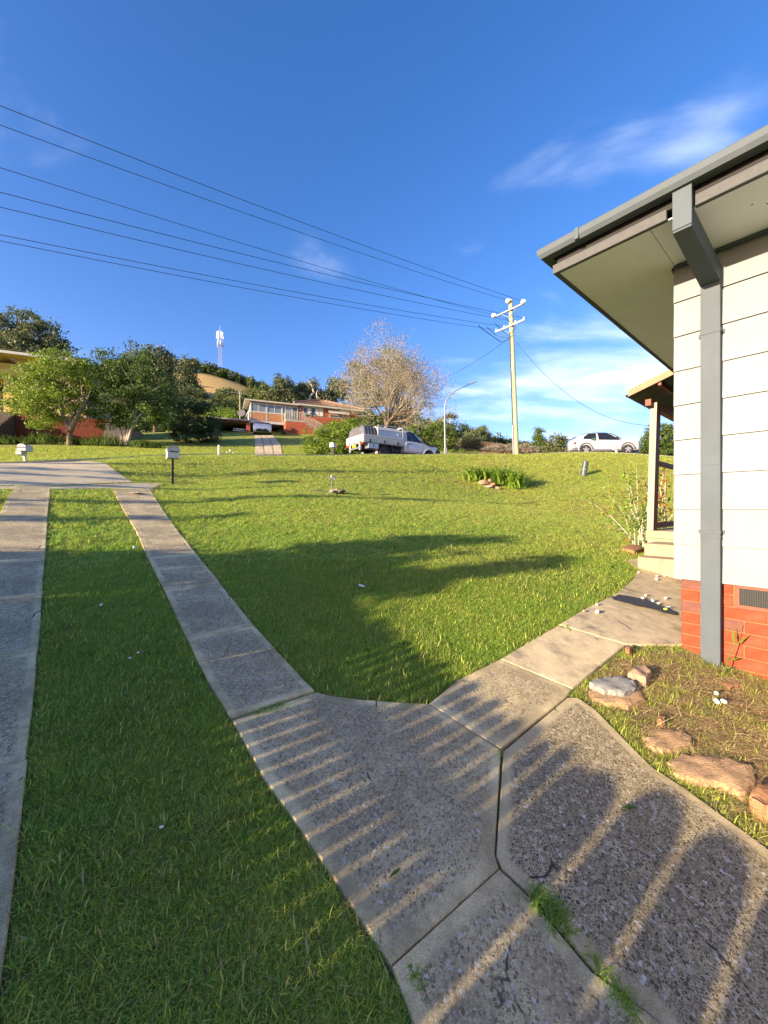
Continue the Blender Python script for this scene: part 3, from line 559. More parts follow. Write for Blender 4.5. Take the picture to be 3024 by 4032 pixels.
b_ = MB(); b_.lathe((px0+.05, -.10, -1.165+HB), [(.10, 0), (.10, .018), (.08, .022)], 10); b_.build('drain_collar', M_terra, dp)
# ---- porch on the front (local x < 0), steps facing the lawn
PF = -.34
po = -.06
hb('porch_floor', M_concs, None, .008, (-1.16, -.02, 3.43, 5.9, PF-.12, PF)); hb('porch_base', M_concs, None, 0, (-1.14, -.03, 3.45, 5.85, -1.3, PF-.12))
hb('step', M_concs, None, .012, (-1.03, -.02, 2.89, 3.449, -1.3, PF-.165)); hb('step', M_concs, None, .012, (-1.02, -.02, 2.57, 2.889, -1.3, PF-.335))
M_pst = M_post
def post(y, x=-1.10, z1=1.66):
    b_ = MB(); le = .075
    for (a0, a1, mi) in ((-.045, .045, 0),): b_.add([(x+sx*.045+(0 if z_ < 1 else .05), y+(.16 if sy > 0 else -.045), z_) for z_ in (PF+HB, z1+HB) for sx, sy in ((-1, -1), (1, -1), (1, 1), (-1, 1))], [(3, 2, 1, 0), (4, 5, 6, 7), (0, 1, 5, 4), (1, 2, 6, 5), (2, 3, 7, 6), (3, 0, 4, 7)])
    o = b_.build('porch_post', M_pst, H, bevel=.003); o.data.materials.append(M_litpost)
    for p in o.data.polygons:
        if p.normal.y < -.6: p.material_index = 1  # sun-facing side coloured paler: sunlight put into the post's colour
    return o
post(3.47); post(5.75, -1.12)
hb('porch_rail', M_post, None, .003, (-1.10, -1.06, 3.52, 5.70, .70, .78)); hb('porch_rail', M_post, None, .003, (-1.13, -1.09, 3.52, 5.70, PF+.03, PF+.12))
hb('porch_beam', M_post, None, .003, (-1.13, -1.05, 3.3, 5.9, 1.60, 1.70))
# skillion roof: rises from the front edge to the house wall
def sk(x): return 1.86+(x+1.32)*.33-.06
b_ = MB(); b_.add([(x, y, z+HB) for y in (3.22, 3.25) for x, z in ((-1.34, 1.78), (-.02, 1.78+1.32*.33), (-.02, 1.78+1.32*.33+.105), (-1.34, 1.885))], [(0, 1, 2, 3), (7, 6, 5, 4), (0, 1, 5, 4), (1, 2, 6, 5), (2, 3, 7, 6), (3, 0, 4, 7)]); b_.build('porch_fascia', M_orange, H)
b_ = MB(); ny = 120; ys = np.linspace(3.26, 6.1, ny)
vs = []; 
for y in ys:
    w_ = .011*math.sin(y*2*math.pi/.076)
    for x in (-1.40, -.02): vs.append((x, y, 1.83+(x+1.34)*.33+w_+HB))
b_.add(vs, [(2*i, 2*i+1, 2*i+3, 2*i+2) for i in range(ny-1)]); o = b_.build('porch_roof_sheet', M_metald, H); sm = o.modifiers.new('t', 'SOLIDIFY'); sm.thickness = .003
for x in (-.95, -.5, -.12): hb('porch_batten', M_post, None, 0, (x, x+.04, 3.26, 5.95, 1.74+(x+1.34)*.33, 1.81+(x+1.34)*.33))
HOUSEPOLY = [tuple(hp(x, y, 0))[:2] for x, y in ((0.02, 0.02), (XE, 0.02), (XE, YE), (.02, YE))]
PORCHPOLY = [tuple(hp(x, y, 0))[:2] for x, y in ((-1.03, 2.57), (.02, 2.57), (.02, 5.9), (-1.15, 5.9))]
# ================================================================ houses across the road
EXTRA_EXCL = []; BARE = []
M_white = mat('white_house_paint', (.48, .47, .44), .5, .04, 3, dirt=(.5, .48, .42), dirt_amt=.3)
M_wsh = mat('far_red_brick_wall', (.20, .05, .028), .9, .25, 3.)
M_fbrick = mat('far_red_brick', (.40, .10, .05), .9, .22, 5.); M_fmort = mat('far_mortar', (.33, .17, .11), .9, .15, 8)
M_tile = mat('brown_roof_tile', (.30, .18, .12), .85, .3, 2.5, .01, 12, dirt=(.16, .11, .08), dirt_amt=.7)
M_orangep = mat('orange_batten', (.58, .24, .04), .6, .1, 5)
M_yellow = mat('yellow_wall', (.72, .50, .13), .7, .08, 3)
M_pale = mat('pale_brick', (.50, .40, .24), .85, .15, 9)
M_glass = glassy('window_glass', (.03, .04, .05), .06); M_glassb = glassy('pale_window_glass', (.16, .19, .21), .12)
M_curt = mat('white_curtain', (.62, .62, .60), .8, .12, 9, stretch=(8, 8, .3))
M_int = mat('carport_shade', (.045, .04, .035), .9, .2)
M_lat = mat('off_white_railing', (.46, .42, .34), .6, .06)
def tiled(name, A, B, C_, D_, rows, cols, m_, parent, amp=.035, step=.03):
    """roof slope A-B (eave) to D-C (ridge) as lapped, rolled tiles"""
    A, B, C_, D_ = map(Vector, (A, B, C_, D_)); n = (B-A).cross(D_-A).normalized()
    if n.z < 0: n = -n
    m = MB(); c2 = cols*4
    for r in range(rows):
        f0, f1 = r/rows, (r+1.12)/rows
        base = len(m.v)
        for f, h in ((f0, step), (f0+.001, 0 if 0 else step), (min(f1, 1), 0)):
            for c in range(c2+1):
                g = c/c2; lo = A.lerp(B, g); hi = D_.lerp(C_, g); m.v.append(tuple(lo.lerp(hi, f)+n*(h+amp*(.5+.5*math.cos(g*cols*6.283))*(1 if h else .9))))
        w = c2+1
        for c in range(c2): m.f.append((base+w+c, base+w+c+1, base+2*w+c+1, base+2*w+c)); m.mi.append(0)
        b2 = len(m.v)
        for c in range(w): v = Vector(m.v[base+c]); m.v.append(tuple(v-n*(step+.01)))
        for c in range(c2): m.f.append((b2+c, b2+c+1, base+c+1, base+c)); m.mi.append(0)
    o = m.build(name, m_, parent); o['kind'] = 'stuff'; return o
def brickface(name, s0, s1, z0, z1, y, parent, cut=None, nrm=-1, axis='x', m_=None):
    """stretcher-bond bricks proud of a mortar face, too small to pick apart singly: one part"""
    m = MB(); r = 0; z = z0
    while z+.076 <= z1+.02:
        x = s0-(0 if r % 2 else .12)
        while x < s1:
            a, b = max(x, s0), min(x+.23, s1)
            if b-a > .04 and not (cut and cut(a, b, z)):
                h = y+nrm*(.012+random.uniform(-.004, .004))
                q = [(a, h, z), (b, h, z), (b, h, z+.076), (a, h, z+.076)] if axis == 'x' else [(h, a, z), (h, b, z), (h, b, z+.076), (h, a, z+.076)]
                qb = [(v[0], y, v[2]) if axis == 'x' else (y, v[1], v[2]) for v in q]
                m.add(q+qb, [(0, 1, 2, 3), (0, 4, 5, 1), (1, 5, 6, 2), (2, 6, 7, 3), (3, 7, 4, 0)])
            x += .24
        z += .086; r += 1
    o = m.build(name, m_ or M_fbrick, parent); o['kind'] = 'stuff'; return o
class Fr:
    """a house frame: local x along the facade, local y to the back, z above the origin"""
    def __init__(s, name, x, y, z, bearing, label, cat): s.o = empty(name, (x, y, z), R(90-bearing), label, cat); s.z0 = z
    def b(s, name, m_, *boxes, parent=None, bevel=0.):
        q = MB()
        for bx in boxes: q.bb(*bx)
        return q.build(name, m_, parent or s.o, bevel=bevel)
B2 = Fr('brick_house', -14.05, 40, 7.6, 68, 'red brick house across the road with glazed veranda, carport and brown tiled hip roof', 'house')
b = B2.b
# veranda over the carport
FL = 1.75; WT = 3.55
b('veranda_floor', M_white, (-.05, 4.95, -.02, 6, FL-.25, FL)); b('veranda_sill', M_white, (0, 4.95, -.04, .06, FL+.85, FL+.93)); b('veranda_head', M_white, (0, 4.95, -.03, .08, WT, WT+.12))
for x in (0, 1.62, 3.22, 4.86): b('veranda_post', M_white, (x, x+.11, -.05, .05, FL, WT+.02))
for i in range(3):
    x0 = (.11, 1.73, 3.33)[i]; 
    for j in range(2):
        xa = x0+j*.75; w = b('veranda_window', M_white, (xa, xa+.05, -.02, .03, FL+.93, WT), (xa+.69, xa+.74, -.02, .03, FL+.93, WT), (xa+.05, xa+.69, -.02, .03, WT-.05, WT), (xa+.05, xa+.69, -.02, .03, FL+.93, FL+.98)); b('pane', M_glassb, (xa+.05, xa+.69, .0, .012, FL+.98, WT-.05), parent=w)
    q = MB(); n_ = 11
    for j in range(n_): q.bb(x0+.02+j*.135, x0+.095+j*.135, -.03, .0, FL+.03, FL+.84)
    o = q.build('batten_panel', M_orangep, B2.o); o['kind'] = 'stuff'
    b('panel_backing', M_white, (x0, x0+1.5, .001, .03, FL, FL+.85))
b('side_wall', M_white, (-.0, .06, .1, 6, FL, WT)); b('rear_wall', M_white, (0, 4.9, 5.9, 6, FL, WT+.3))
q = MB(); q.add([(-.55, -.5, WT+.12), (5.0, -.5, WT+.10), (5.0, 6.2, WT+.75), (-.55, 6.2, WT+.75), (-.55, -.5, WT+.27), (5.0, -.5, WT+.25), (5.0, 6.2, WT+.9), (-.55, 6.2, WT+.9)], [(3, 2, 1, 0), (4, 5, 6, 7), (0, 1, 5, 4), (1, 2, 6, 5), (2, 3, 7, 6), (3, 0, 4, 7)]); q.build('veranda_roof', M_lat, B2.o)
q = MB(); q.add([(-.6, .2, FL+.0), (-.55, 2.6, FL+.0), (-.1, 2.6, FL+1.5), (-.1, .2, FL+1.0)], [(0, 1, 2, 3)]); o = q.build('shade_sheet', M_lat, B2.o); o.modifiers.new('t', 'SOLIDIFY').thickness = .03
# carports
b('pillar', M_fmort, (-.36, -.0, -.0, .36, -.6, FL-.26)); brickface('brickwork', -.36, 0, -.5, FL-.26, -.0, B2.o)
b('carport_rear_wall', M_int, (-4.2, 4.0, 5.8, 6, -.6, FL-.25), (3.9, 4.0, .3, 5.8, -.6, FL-.25), (-4.2, -4.1, .5, 5.8, -.6, FL-.2))
b('carport_roof', M_lat, (-4.3, -.05, -.3, 6, FL-.17, FL-.05)); b('carport_beam', M_post, (-4.2, -.3, -.1, .05, FL-.3, FL-.175), (-4.2, -.3, 1.6, 1.75, FL-.3, FL-.175), (-4.2, -.3, 3.2, 3.35, FL-.3, FL-.175))
b('carport_post', M_white, (-4.2, -4.1, -.1, 0, -.6, FL-.175)); b('carport_slab', M_apron, (-4.3, 4.0, -.9, 6, -.5, .02))
# main brick volume, landing and stairs
M0 = 4.96; X1_ = 11.9
b('brick_wall', M_fmort, (M0, X1_, .0, 8, -.6, 3.75)); cut = lambda a, c, z: (5.5 < c and a < 7.75 and 2.7 < z+.05 < 3.75) or (8.4 < c and a < 10.6 and 2.7 < z < 3.1)
brickface('brickwork', M0, X1_, -.1, 3.7, 0, B2.o, cut)
b('eave_fascia', M_white, (4.5, 12.4, -.52, -.46, 3.72, 3.9)); b('eave_soffit', M_white, (4.5, 12.4, -.46, .0, 3.74, 3.78))
EZ = 3.9; RZ = 5.75
tiled('roof_tiles', (4.4, -.56, EZ), (12.5, -.56, EZ), (8.9, 4.2, RZ), (8.0, 4.2, RZ), 15, 34, M_tile, B2.o); tiled('roof_tiles', (4.4, 8.6, EZ), (4.4, -.56, EZ), (8.0, 4.2, RZ), (8.0, 4.25, RZ), 15, 34, M_tile, B2.o); tiled('roof_tiles', (12.5, -.56, EZ), (12.5, 8.6, EZ), (8.9, 4.25, RZ), (8.9, 4.2, RZ), 15, 34, M_tile, B2.o)
q = MB(); q.tube([(4.4, -.56, EZ+.05), (8.0, 4.2, RZ+.06), (8.9, 4.2, RZ+.06), (12.5, -.56, EZ+.05)], .1, 6); q.build('ridge_capping', M_tile, B2.o)
def win(x0, x1, z0, z1, panes, gm, y=0.):
    f = b('window', M_white, (x0, x1, y-.05, y+.0, z1-.05, z1), (x0, x1, y-.06, y, z0, z0+.06), (x0, x0+.05, y-.05, y, z0+.06, z1-.05), (x1-.05, x1, y-.05, y, z0+.06, z1-.05)); w = (x1-x0)/len(panes)
    for i, g in enumerate(panes):
        b('pane', gm[g], (x0+.05+i*w*.98, x0+i*w*.98+w-.02, y-.03, y-.012, z0+.06, z1-.05), parent=f)
        if i: b('mullion', M_white, (x0+.02+i*w*.98, x0+.05+i*w*.98, y-.045, y-.005, z0+.06, z1-.05), parent=f)
win(5.5, 7.75, 2.8, 3.66, (0, 1, 0, 1, 1), [M_glass, M_curt]); win(8.5, 10.5, 2.78, 3.1, (0, 0), [M_glass])
for i in range(4):
    q = MB(); zt = 3.66-i*.13; yy = -.02-i*.14; q.add([(8.3, yy-.0, zt), (10.7, yy, zt), (10.7, yy-.15, zt-.13), (8.3, yy-.15, zt-.13)], [(0, 1, 2, 3)]); o = q.build('awning_slat', M_white, B2.o); o.modifiers.new('t', 'SOLIDIFY').thickness = .015
b('blind_box', M_white, (5.45, 7.8, -.16, -.06, 3.62, 3.74))
b('glass_door', M_white, (3.55, 3.62, -.07, -.045, FL, WT), (4.22, 4.28, -.07, -.045, FL, WT), (3.62, 4.22, -.07, -.045, WT-.08, WT)); b('door_pane', M_glassb, (3.62, 4.22, -.065, -.05, FL, WT-.08))
q = MB(); q.bb(4.32, 4.38, -.08, -.05, FL, WT); q.bb(4.88, 4.95, -.08, -.05, FL, WT); q.bb(4.38, 4.88, -.08, -.05, WT-.07, WT)
for i in range(-8, 12):
    for sg in (1, -1):
        xa = 4.38; za = FL+.05+i*.17; xb_ = 4.88; zb = za+sg*.5
        pts = [(xa, za), (xb_, zb)]
        if min(za, zb) > FL and max(za, zb) < WT-.05: q.bar((xa, -.07, za), (xb_, -.07, zb), .008, .014, up=(0, 1, 0))
q.build('lattice_door', M_white, B2.o); b('door_backing', M_glass, (4.38, 4.88, -.045, -.04, FL, WT-.07))
LA, LB = 3.45, 5.4; LY = -1.5
b('landing_base', M_fmort, (LA, LB, LY, -.05, -.6, FL-.12)); brickface('brickwork', LA, LB, -.2, FL-.12, LY, B2.o); brickface('brickwork', LY, -.05, -.2, FL-.12, LA, B2.o, axis='y'); b('landing_slab', M_white, (LA-.03, LB, LY-.03, -.05, FL-.12, FL-.04))
ns = 10; SX = 8.1
for i in range(ns):
    xa = LB+(SX-LB)*i/ns; xb_ = LB+(SX-LB)*(i+1)/ns; zt = FL-.04-(i+1)*(FL-.04-.15)/ns
    b('stair_tread', M_lat, (xa, xb_+.03, LY-.03, -.45, zt, zt+.05)); o = b('stair_base', M_fmort, (xa+.01, xb_+.009, LY, -.5, -.6, zt))
q = MB()
r = 0; z = -.1
while z < FL-.2:
    lim = LB+(SX-LB)*(1-(z+.1-.15)/(FL-.04-.15))-.35; x = LB-(0 if r % 2 else .12)
    while x < lim:
        q.bb(max(x, LB), min(x+.23, lim), LY-.012, LY, z, z+.076); x += .24
    z += .086; r += 1
o = q.build('brickwork', M_fbrick, B2.o); o['kind'] = 'stuff'
def rail(pts, h, name='balustrade', yoff=0, n=None):
    q = MB()
    for a, c in zip(pts[:-1], pts[1:]):
        a, c = Vector(a), Vector(c); q.bar(a+Vector((0, 0, h)), c+Vector((0, 0, h)), .07, .06); q.bar(a+Vector((0, 0, .1)), c+Vector((0, 0, .1)), .05, .05)
        k = max(2, int((c-a).length/.16))
        for i in range(k+1): p = a.lerp(c, i/k); w = .05 if i % k else .1; q.bb(p.x-w/2, p.x+w/2, p.y-.02, p.y+.02, p.z+.05, p.z+h+(.06 if w > .06 else 0))
    o = q.build(name, M_lat, B2.o); o['kind'] = 'stuff'
rail([(3.5, -.1, FL-.04), (3.5, LY+.04, FL-.04), (LB, LY+.04, FL-.04)], .95); rail([(LB+.05, LY+.04, FL-.04), (SX, LY+.04, .15)], .95)
b('porch_light', M_white, (5.15, 5.25, -.14, -.013, 3.3, 3.55))
q = MB(); q.lathe((3.95, LY-.12, .75), [(.22, 0), (.22, .08)], 12, axis=(0, 1, 0)); q.lathe((3.95, LY-.18, .75), [(.12, 0), (.12, .15)], 10, axis=(0, 1, 0)); q.build('hose_reel', M_wsh, B2.o)
q = MB(); q.tube([(-.9, 5, FL), (-.9, 5, 6.0)], .03, 5); q.bar((-1.9, 5, 5.9), (.3, 5, 5.75), .03, .03)
for i in range(6): q.bar((-1.7+i*.33, 4.6, 5.9-i*.022), (-1.7+i*.33, 5.4, 5.9-i*.022), .03, .02)
q.build('roof_antenna', M_white, B2.o)
q = MB(); q.lathe((-.75, 2.0, 2.8), [(.05, 0), (.3, .05), (.42, .14)], 14, axis=(-.4, -.9, .3)); q.tube([(-.75, 2, 2.8), (-.3, 2.1, 2.4)], .03, 5); q.build('satellite_dish', mat('dark_dish', (.1, .1, .11), .5, .1), B2.o)
EXTRA_EXCL.append([tuple((Vector((-14.05, 40))+Vector((.927, .375))*x+Vector((-.375, .927))*y)) for x, y in ((-4.4, -1), (3.4, -1), (3.4, -1.6), (12, -1.5), (12, 8), (-4.4, 8))])
# its driveway of paired slabs, narrowing uphill
dw = struct('concrete_driveway')
lft = [unproj(*p) for p in ((1003, 1797), (1003, 1755), (1002, 1716))]; rgt = [unproj(*p) for p in ((1128, 1797), (1108, 1755), (1078, 1716))]
def lerp2(p, t): t = t*2; i = min(int(t), 1); return p[i]+(p[i+1]-p[i])*(t-i)
for i in range(9):
    t0, t1 = i/9, (i+1)/9
    for j in range(3):
        j0, j1 = j/3, (j+1)/3
        a_, c_, d_, e_ = [lerp2(lft, t)*(1-s_)+lerp2(rgt, t)*s_ for t, s_ in ((t0, j0), (t0, j1), (t1, j1), (t1, j0))]
        slab([tuple(a_), tuple(c_), tuple(d_), tuple(e_)], M_apron, dw, lift=.05, gap=.03, margin=.04)
# ---- yellow house, upper left
YH = Fr('yellow_house', P(62, 1700, 28).x, 28, 5.0, 68, 'yellow house with red brick base, brown steps and dark tiled roof at the left edge', 'house')
b = YH.b
z_ = lambda py, d=28: (CY-py)/F*d-5.0
fz, ez_ = z_(1625), z_(1425)
b('brick_base', M_fmort, (0, 7.0, 0, 7, -.8, fz)); brickface('brickwork', 0, 7.0, -.5, fz, 0, YH.o, m_=M_wsh); brickface('brickwork', 0, 7, -.5, fz, 0, YH.o, axis='y', m_=M_wsh)
b('yellow_wall', M_yellow, (.02, .9, .02, 7, fz, ez_)); b('pale_wall', M_pale, (.9, 4.3, .03, 6.9, fz, ez_+.0))
q = MB(); z = fz
while z < ez_: q.bb(.9, 4.3, .0, .03, z+.01, z+.16); z += .17
q.build('wall_cladding', M_pale, YH.o)['kind'] = 'stuff'
b('recessed_porch', M_int, (-3.2, -.02, 1.2, 6, fz, z_(1480))); b('porch_column', M_yellow, (-.72, -.02, .05, .4, fz, z_(1480))); b('gable_wall', M_yellow, (-1.5, -.021, .1, .3, z_(1478), z_(1478)+.85)); b('porch_lintel', M_orangep, (-3.2, -.02, .15, 1.0, z_(1500), z_(1478)))
A = Vector((-.55, -.9, z_(1392, 27.2))); 
q = MB(); Lx = 3.4; dz_ = -1.75
q.add([(-.55, -.9, A.z), (-.55-Lx, -.9, A.z+dz_), (-.55-Lx, 6, A.z+dz_), (-.55, 6, A.z), (-.55, -.9, A.z+.22), (-.55-Lx, -.9, A.z+dz_+.22), (-.55-Lx, 6, A.z+dz_+.22), (-.55, 6, A.z+.22)], [(0, 1, 2, 3), (7, 6, 5, 4), (0, 4, 5, 1), (1, 5, 6, 2), (2, 6, 7, 3), (3, 7, 4, 0)]); q.build('gable_soffit', M_yellow, YH.o)
q = MB(); q.add([(-.5, -.94, A.z), (-.5-Lx, -.94, A.z+dz_), (-.5-Lx, -.94, A.z+dz_+.26), (-.5, -.94, A.z+.26), (-.5, -.905, A.z), (-.5-Lx, -.905, A.z+dz_), (-.5-Lx, -.905, A.z+dz_+.26), (-.5, -.905, A.z+.26)], [(0, 1, 2, 3), (7, 6, 5, 4), (0, 4, 5, 1), (1, 5, 6, 2), (2, 6, 7, 3), (3, 7, 4, 0)]); q.build('rake_board', M_white, YH.o)
b('gutter', M_white, (-.499, 4.6, -.95, -.80, A.z-.02, A.z+.16)); b('soffit', M_yellow, (-.5, 4.5, -.8, .0, A.z-.05, A.z)); 
b('upper_wall', M_yellow, (.02, 4.3, .1, 6.8, ez_, A.z-.05))
tiled('roof_tiles', (-.6, -.95, A.z+.2), (4.7, -.95, A.z+.2), (3.6, 4, A.z+1.7), (1.2, 4, A.z+1.7), 14, 30, mat('dark_brown_roof_tile', (.10, .08, .07), .85, .2, 3), YH.o)
for i in range(12): zt = -.2+i*(fz+.2)/12; b('entry_step', mat('brown_step', (.13, .10, .08), .9, .2) if i == 0 else bpy.data.materials['brown_step'], (-4.0, -.03, -3.4+i*.3, .9, zt, zt+(fz+.2)/12-.02))
EXTRA_EXCL.append([tuple((Vector(YH.o.location.xy)+Vector((.927, .375))*x+Vector((-.375, .927))*y)) for x, y in ((-4, -3.4), (0, -3.4), (0, 0), (7, 0), (7, 7), (-4, 7))])
# grey paling fence between the two young trees
ft = empty('paling_fence', P(412, 1745, 29) - Vector((0, 0, .5)), R(22), 'short weathered grey paling fence behind the multi-stemmed tree', 'fence')
M_pal = mat('weathered_grey_paling', (.19, .19, .19), .9, .25, 4, .003, 60, stretch=(6, 6, .5))
for i in range(13):
    q = MB(); q.box((i*.112, random.gauss(0, .004), 1.0), (.1, .018, 2.1+random.gauss(0, .015))); q.build('paling', M_pal, ft)
q = MB(); q.bb(0, 1.4, .012, .05, .5, .57); q.bb(0, 1.4, .012, .05, 1.6, 1.67); q.build('fence_rail', M_pal, ft)
# ================================================================ vehicles
M_car = mat('white_car_paint', (.52, .52, .51), .22, .01, 1, coat=1., spec=.5)
M_tray = mat('white_tray_metal', (.40, .41, .40), .4, .05, 4, dirt=(.3, .28, .25), dirt_amt=.35)
M_alu = mat('grey_aluminium', (.36, .38, .40), .35, .06, 5, metal=.6)
M_blk = mat('black_plastic', (.018, .018, .02), .5, .1); M_tyre = mat('tyre_rubber', (.022, .022, .022), .85, .1, 30)
M_rim = mat('alloy_rim', (.55, .53, .50), .3, .05, metal=.7); M_red = mat('red_lamp', (.5, .03, .02), .25, .1); M_clear = mat('clear_lamp', (.7, .7, .68), .15, .05)
M_tarp = mat('grey_tarpaulin', (.10, .10, .11), .6, .3, 3, .02, 6); M_yel = mat('yellow_number_plate', (.8, .6, .03), .5, .03); M_gr = mat('dark_grey_cladding', (.12, .12, .13), .6, .1)
M_cglass = glassy('tinted_car_glass', (.012, .015, .018), .03)
def wheel(x, y, r, w, parent, spokes=5, rimm=None, side=-1):
    q = MB(); q.lathe((x, y-w/2, r), [(r*.62, 0), (r*.93, .0), (r, w*.18), (r, w*.82), (r*.93, w), (r*.62, w)], 28, axis=(0, 1, 0)); t = q.build('wheel', M_tyre, parent, auto=40)
    q = MB(); yo = y+side*(w/2-.02); q.lathe((x, yo+.0, r), [(r*.60, -.02), (r*.63, .0), (r*.60, .02)], 24, axis=(0, 1, 0))
    for i in range(spokes):
        a = 2*math.pi*i/spokes+.3; q.bar((x, yo+side*.012, r), (x+math.cos(a)*r*.6, yo+side*.004, r+math.sin(a)*r*.6), r*.22, .05, up=(0, 1, 0))
    q.lathe((x, yo-.015, r), [(r*.14, 0), (r*.16, .03)], 12, axis=(0, 1, 0)); q.build('rim', rimm or M_rim, t)
    return t
class Body:
    """lofted body; stations (x, bottom, belt, top, half width at belt, half width at top)"""
    def __init__(s, st): s.st = np.array(st, float); s.x = s.st[:, 0]
    def at(s, x): return [np.interp(x, s.x, s.st[:, i]) for i in range(1, 6)]
    def ring(s, x):
        zb, zm, zt, w, wt = s.at(x); zt = max(zt, zm+.012); u = zt-zm
        r = [(w*.86, zb), (w*.97, zb+.07), (w*1.0, zb+(zm-zb)*.45), (w*1.0, zb+(zm-zb)*.78), (w*.975, zm-.01)]
        r += [(w*.96+(wt-w*.96)*.45, zm+u*.5), (wt, zm+u*.86), (wt*.82, zm+u*.98), (wt*.4, zt+.008), (0, zt+.012)]
        return r
    def mesh(s, name, m_, parent, n=46):
        q = MB(); xs_ = sorted(set(list(np.linspace(s.x[0], s.x[-1], n))+list(s.x))); 
        for x in xs_:
            r = s.ring(x); full = r+[(-a, z) for a, z in r[-2::-1]]; q.v += [(x, a, z) for a, z in full]
        k = len(full)
        for i in range(len(xs_)-1):
            for j in range(k): q.f.append((i*k+j, i*k+(j+1) % k, (i+1)*k+(j+1) % k, (i+1)*k+j)); q.mi.append(0)
        q.f.append(tuple(range(k))); q.mi.append(0); q.f.append(tuple((len(xs_)-1)*k+j for j in range(k))[::-1]); q.mi.append(0)
        return q.build(name, m_, parent, auto=38)
    def side(s, x, f):
        zb, zm, zt, w, wt = s.at(x); u = zt-zm
        ww = np.interp(f, [0, .5, .86], [w*.972, w*.96+(wt-w*.96)*.45, wt]); return ww, zm+u*f
    def window(s, name, poly, m_, parent, off=.012, sides=(-1, 1)):
        px_ = [p[0] for p in poly]; xs_ = np.linspace(min(px_)+1e-4, max(px_)-1e-4, 18); n = len(poly)
        for sd in sides:
            q = MB()
            for x in xs_:
                fs = [poly[i][1]+(poly[(i+1) % n][1]-poly[i][1])*(x-poly[i][0])/((poly[(i+1) % n][0]-poly[i][0]) or 1e-9) for i in range(n) if (poly[i][0]-x)*(poly[(i+1) % n][0]-x) < 0]
                f0, f1 = (min(fs), max(fs)) if fs else (0, 0)
                for k in range(6): a, z = s.side(x, f0+(f1-f0)*k/5); q.v.append((x, sd*(a+off), z))
            for i in range(17):
                for k in range(5): q.f.append((i*6+k, i*6+k+1, (i+1)*6+k+1, (i+1)*6+k)); q.mi.append(0)
            q.build(name, m_, parent, smooth=True)
    def deck(s, name, x0, x1, m_, parent, wf=.8, off=.01, n=5, f0=None):
        q = MB(); xs_ = np.linspace(x0, x1, n); dirn = 1 if s.at(x1)[2] < s.at(x0)[2] else -1
        for x in xs_:
            zb, zm, zt, w, wt = s.at(x); zt = max(zt, zm+.012)
            for g in (-1, -.5, 0, .5, 1): hw_ = w*.8+(wt-w*.8)*min(1, (zt-zm)/.4); q.v.append((x+dirn*.012, g*wf*hw_, zt+off+.012-.02*abs(g)))
        for i in range(n-1):
            for j in range(4): q.f.append((i*5+j, i*5+j+1, (i+1)*5+j+1, (i+1)*5+j)); q.mi.append(0)
        return q.build(name, m_, parent, smooth=True)
def arch(x, r, w, parent, m_, name='wheel_arch', side=-1, wd=.05, out=.015):
    q = MB(); n_ = 14; pts = []
    for i in range(n_+1):
        a = math.pi*i/n_; pts.append((x-math.cos(a)*r, side*(w+out), .36+math.sin(a)*r*.98))
    q.tube(pts, wd*.5, 8)
    return q.build(name, m_, parent, smooth=True)
def disc(x, y, z, r, m_, parent, name): q = MB(); q.lathe((x, y-.01, z), [(r, 0), (r, .02)], 24, axis=(0, 1, 0)); return q.build(name, m_, parent)
# -- tray truck: x forward, camera sees rear and right side (y < 0)
TR = empty('tray_truck', (P(1447, 1797, 21.4).x+.03, 21.5, 0), R(90-56), 'white single cab tray truck with grey canopy box, tarped load and yellow rear plate', 'truck')
TR.location.z = (CY-1800)/F*21.5+.02; TR.scale = (1.06,)*3; TR.location.x -= .25
o_ = Vector((0, .95))
def tb(name, m_, *boxes, parent=None, bevel=.006):
    q = MB()
    for x0, x1, y0, y1, z0, z1 in boxes: q.bb(x0, x1, y0+.95, y1+.95, z0, z1)
    return q.build(name, m_, parent or TR, bevel=bevel)
def tw(x, y): return wheel(x, y+.95, .385, .26, TR, 6, M_blk, -1 if y < 0 else 1)
for x in (1.42, 4.62):
    for y in (-.80, .80): tw(x, y)
cab = Body([(2.78, .50, 1.12, 1.66, .86, .66), (2.95, .45, 1.14, 1.80, .90, .66), (3.3, .42, 1.14, 1.84, .91, .67), (3.62, .42, 1.13, 1.80, .91, .66), (3.95, .42, 1.12, 1.56, .91, .64), (4.28, .44, 1.10, 1.20, .91, .70), (4.4, .5, 1.09, 1.13, .91, .72), (5.05, .5, 1.0, 1.05, .89, .70), (5.25, .48, .9, .95, .84, .62), (5.40, .48, .78, .82, .74, .55)])
cb = cab.mesh('cab', M_car, TR); cb.location.y = .95
for (nm, pl) in (('side_window', [(2.98, .02), (4.16, .02), (4.1, .12), (3.78, .66), (3.6, .86), (3.02, .88)]),): cab.window(nm, pl, M_cglass, cb)
cab.deck('windscreen', 4.24, 3.66, M_cglass, cb)
q = MB(); q.bb(2.99, 3.005, -.925, -.918, .55, 1.14); q.bb(4.12, 4.13, -.925, -.918, .55, 1.12); q.bb(3.0, 4.12, -.925, -.918, .54, .55); q.build('door_seam', M_blk, cb)
q = MB(); q.bb(3.08, 3.24, -.945, -.92, .98, 1.02); q.build('door_handle', M_blk, cb, bevel=.006)
q = MB(); q.bb(3.92, 4.02, -1.12, -.93, 1.16, 1.36); q.bar((3.98, -.95, 1.2), (4.0, -.86, 1.15), .04, .04); q.build('wing_mirror', M_blk, cb, bevel=.02)
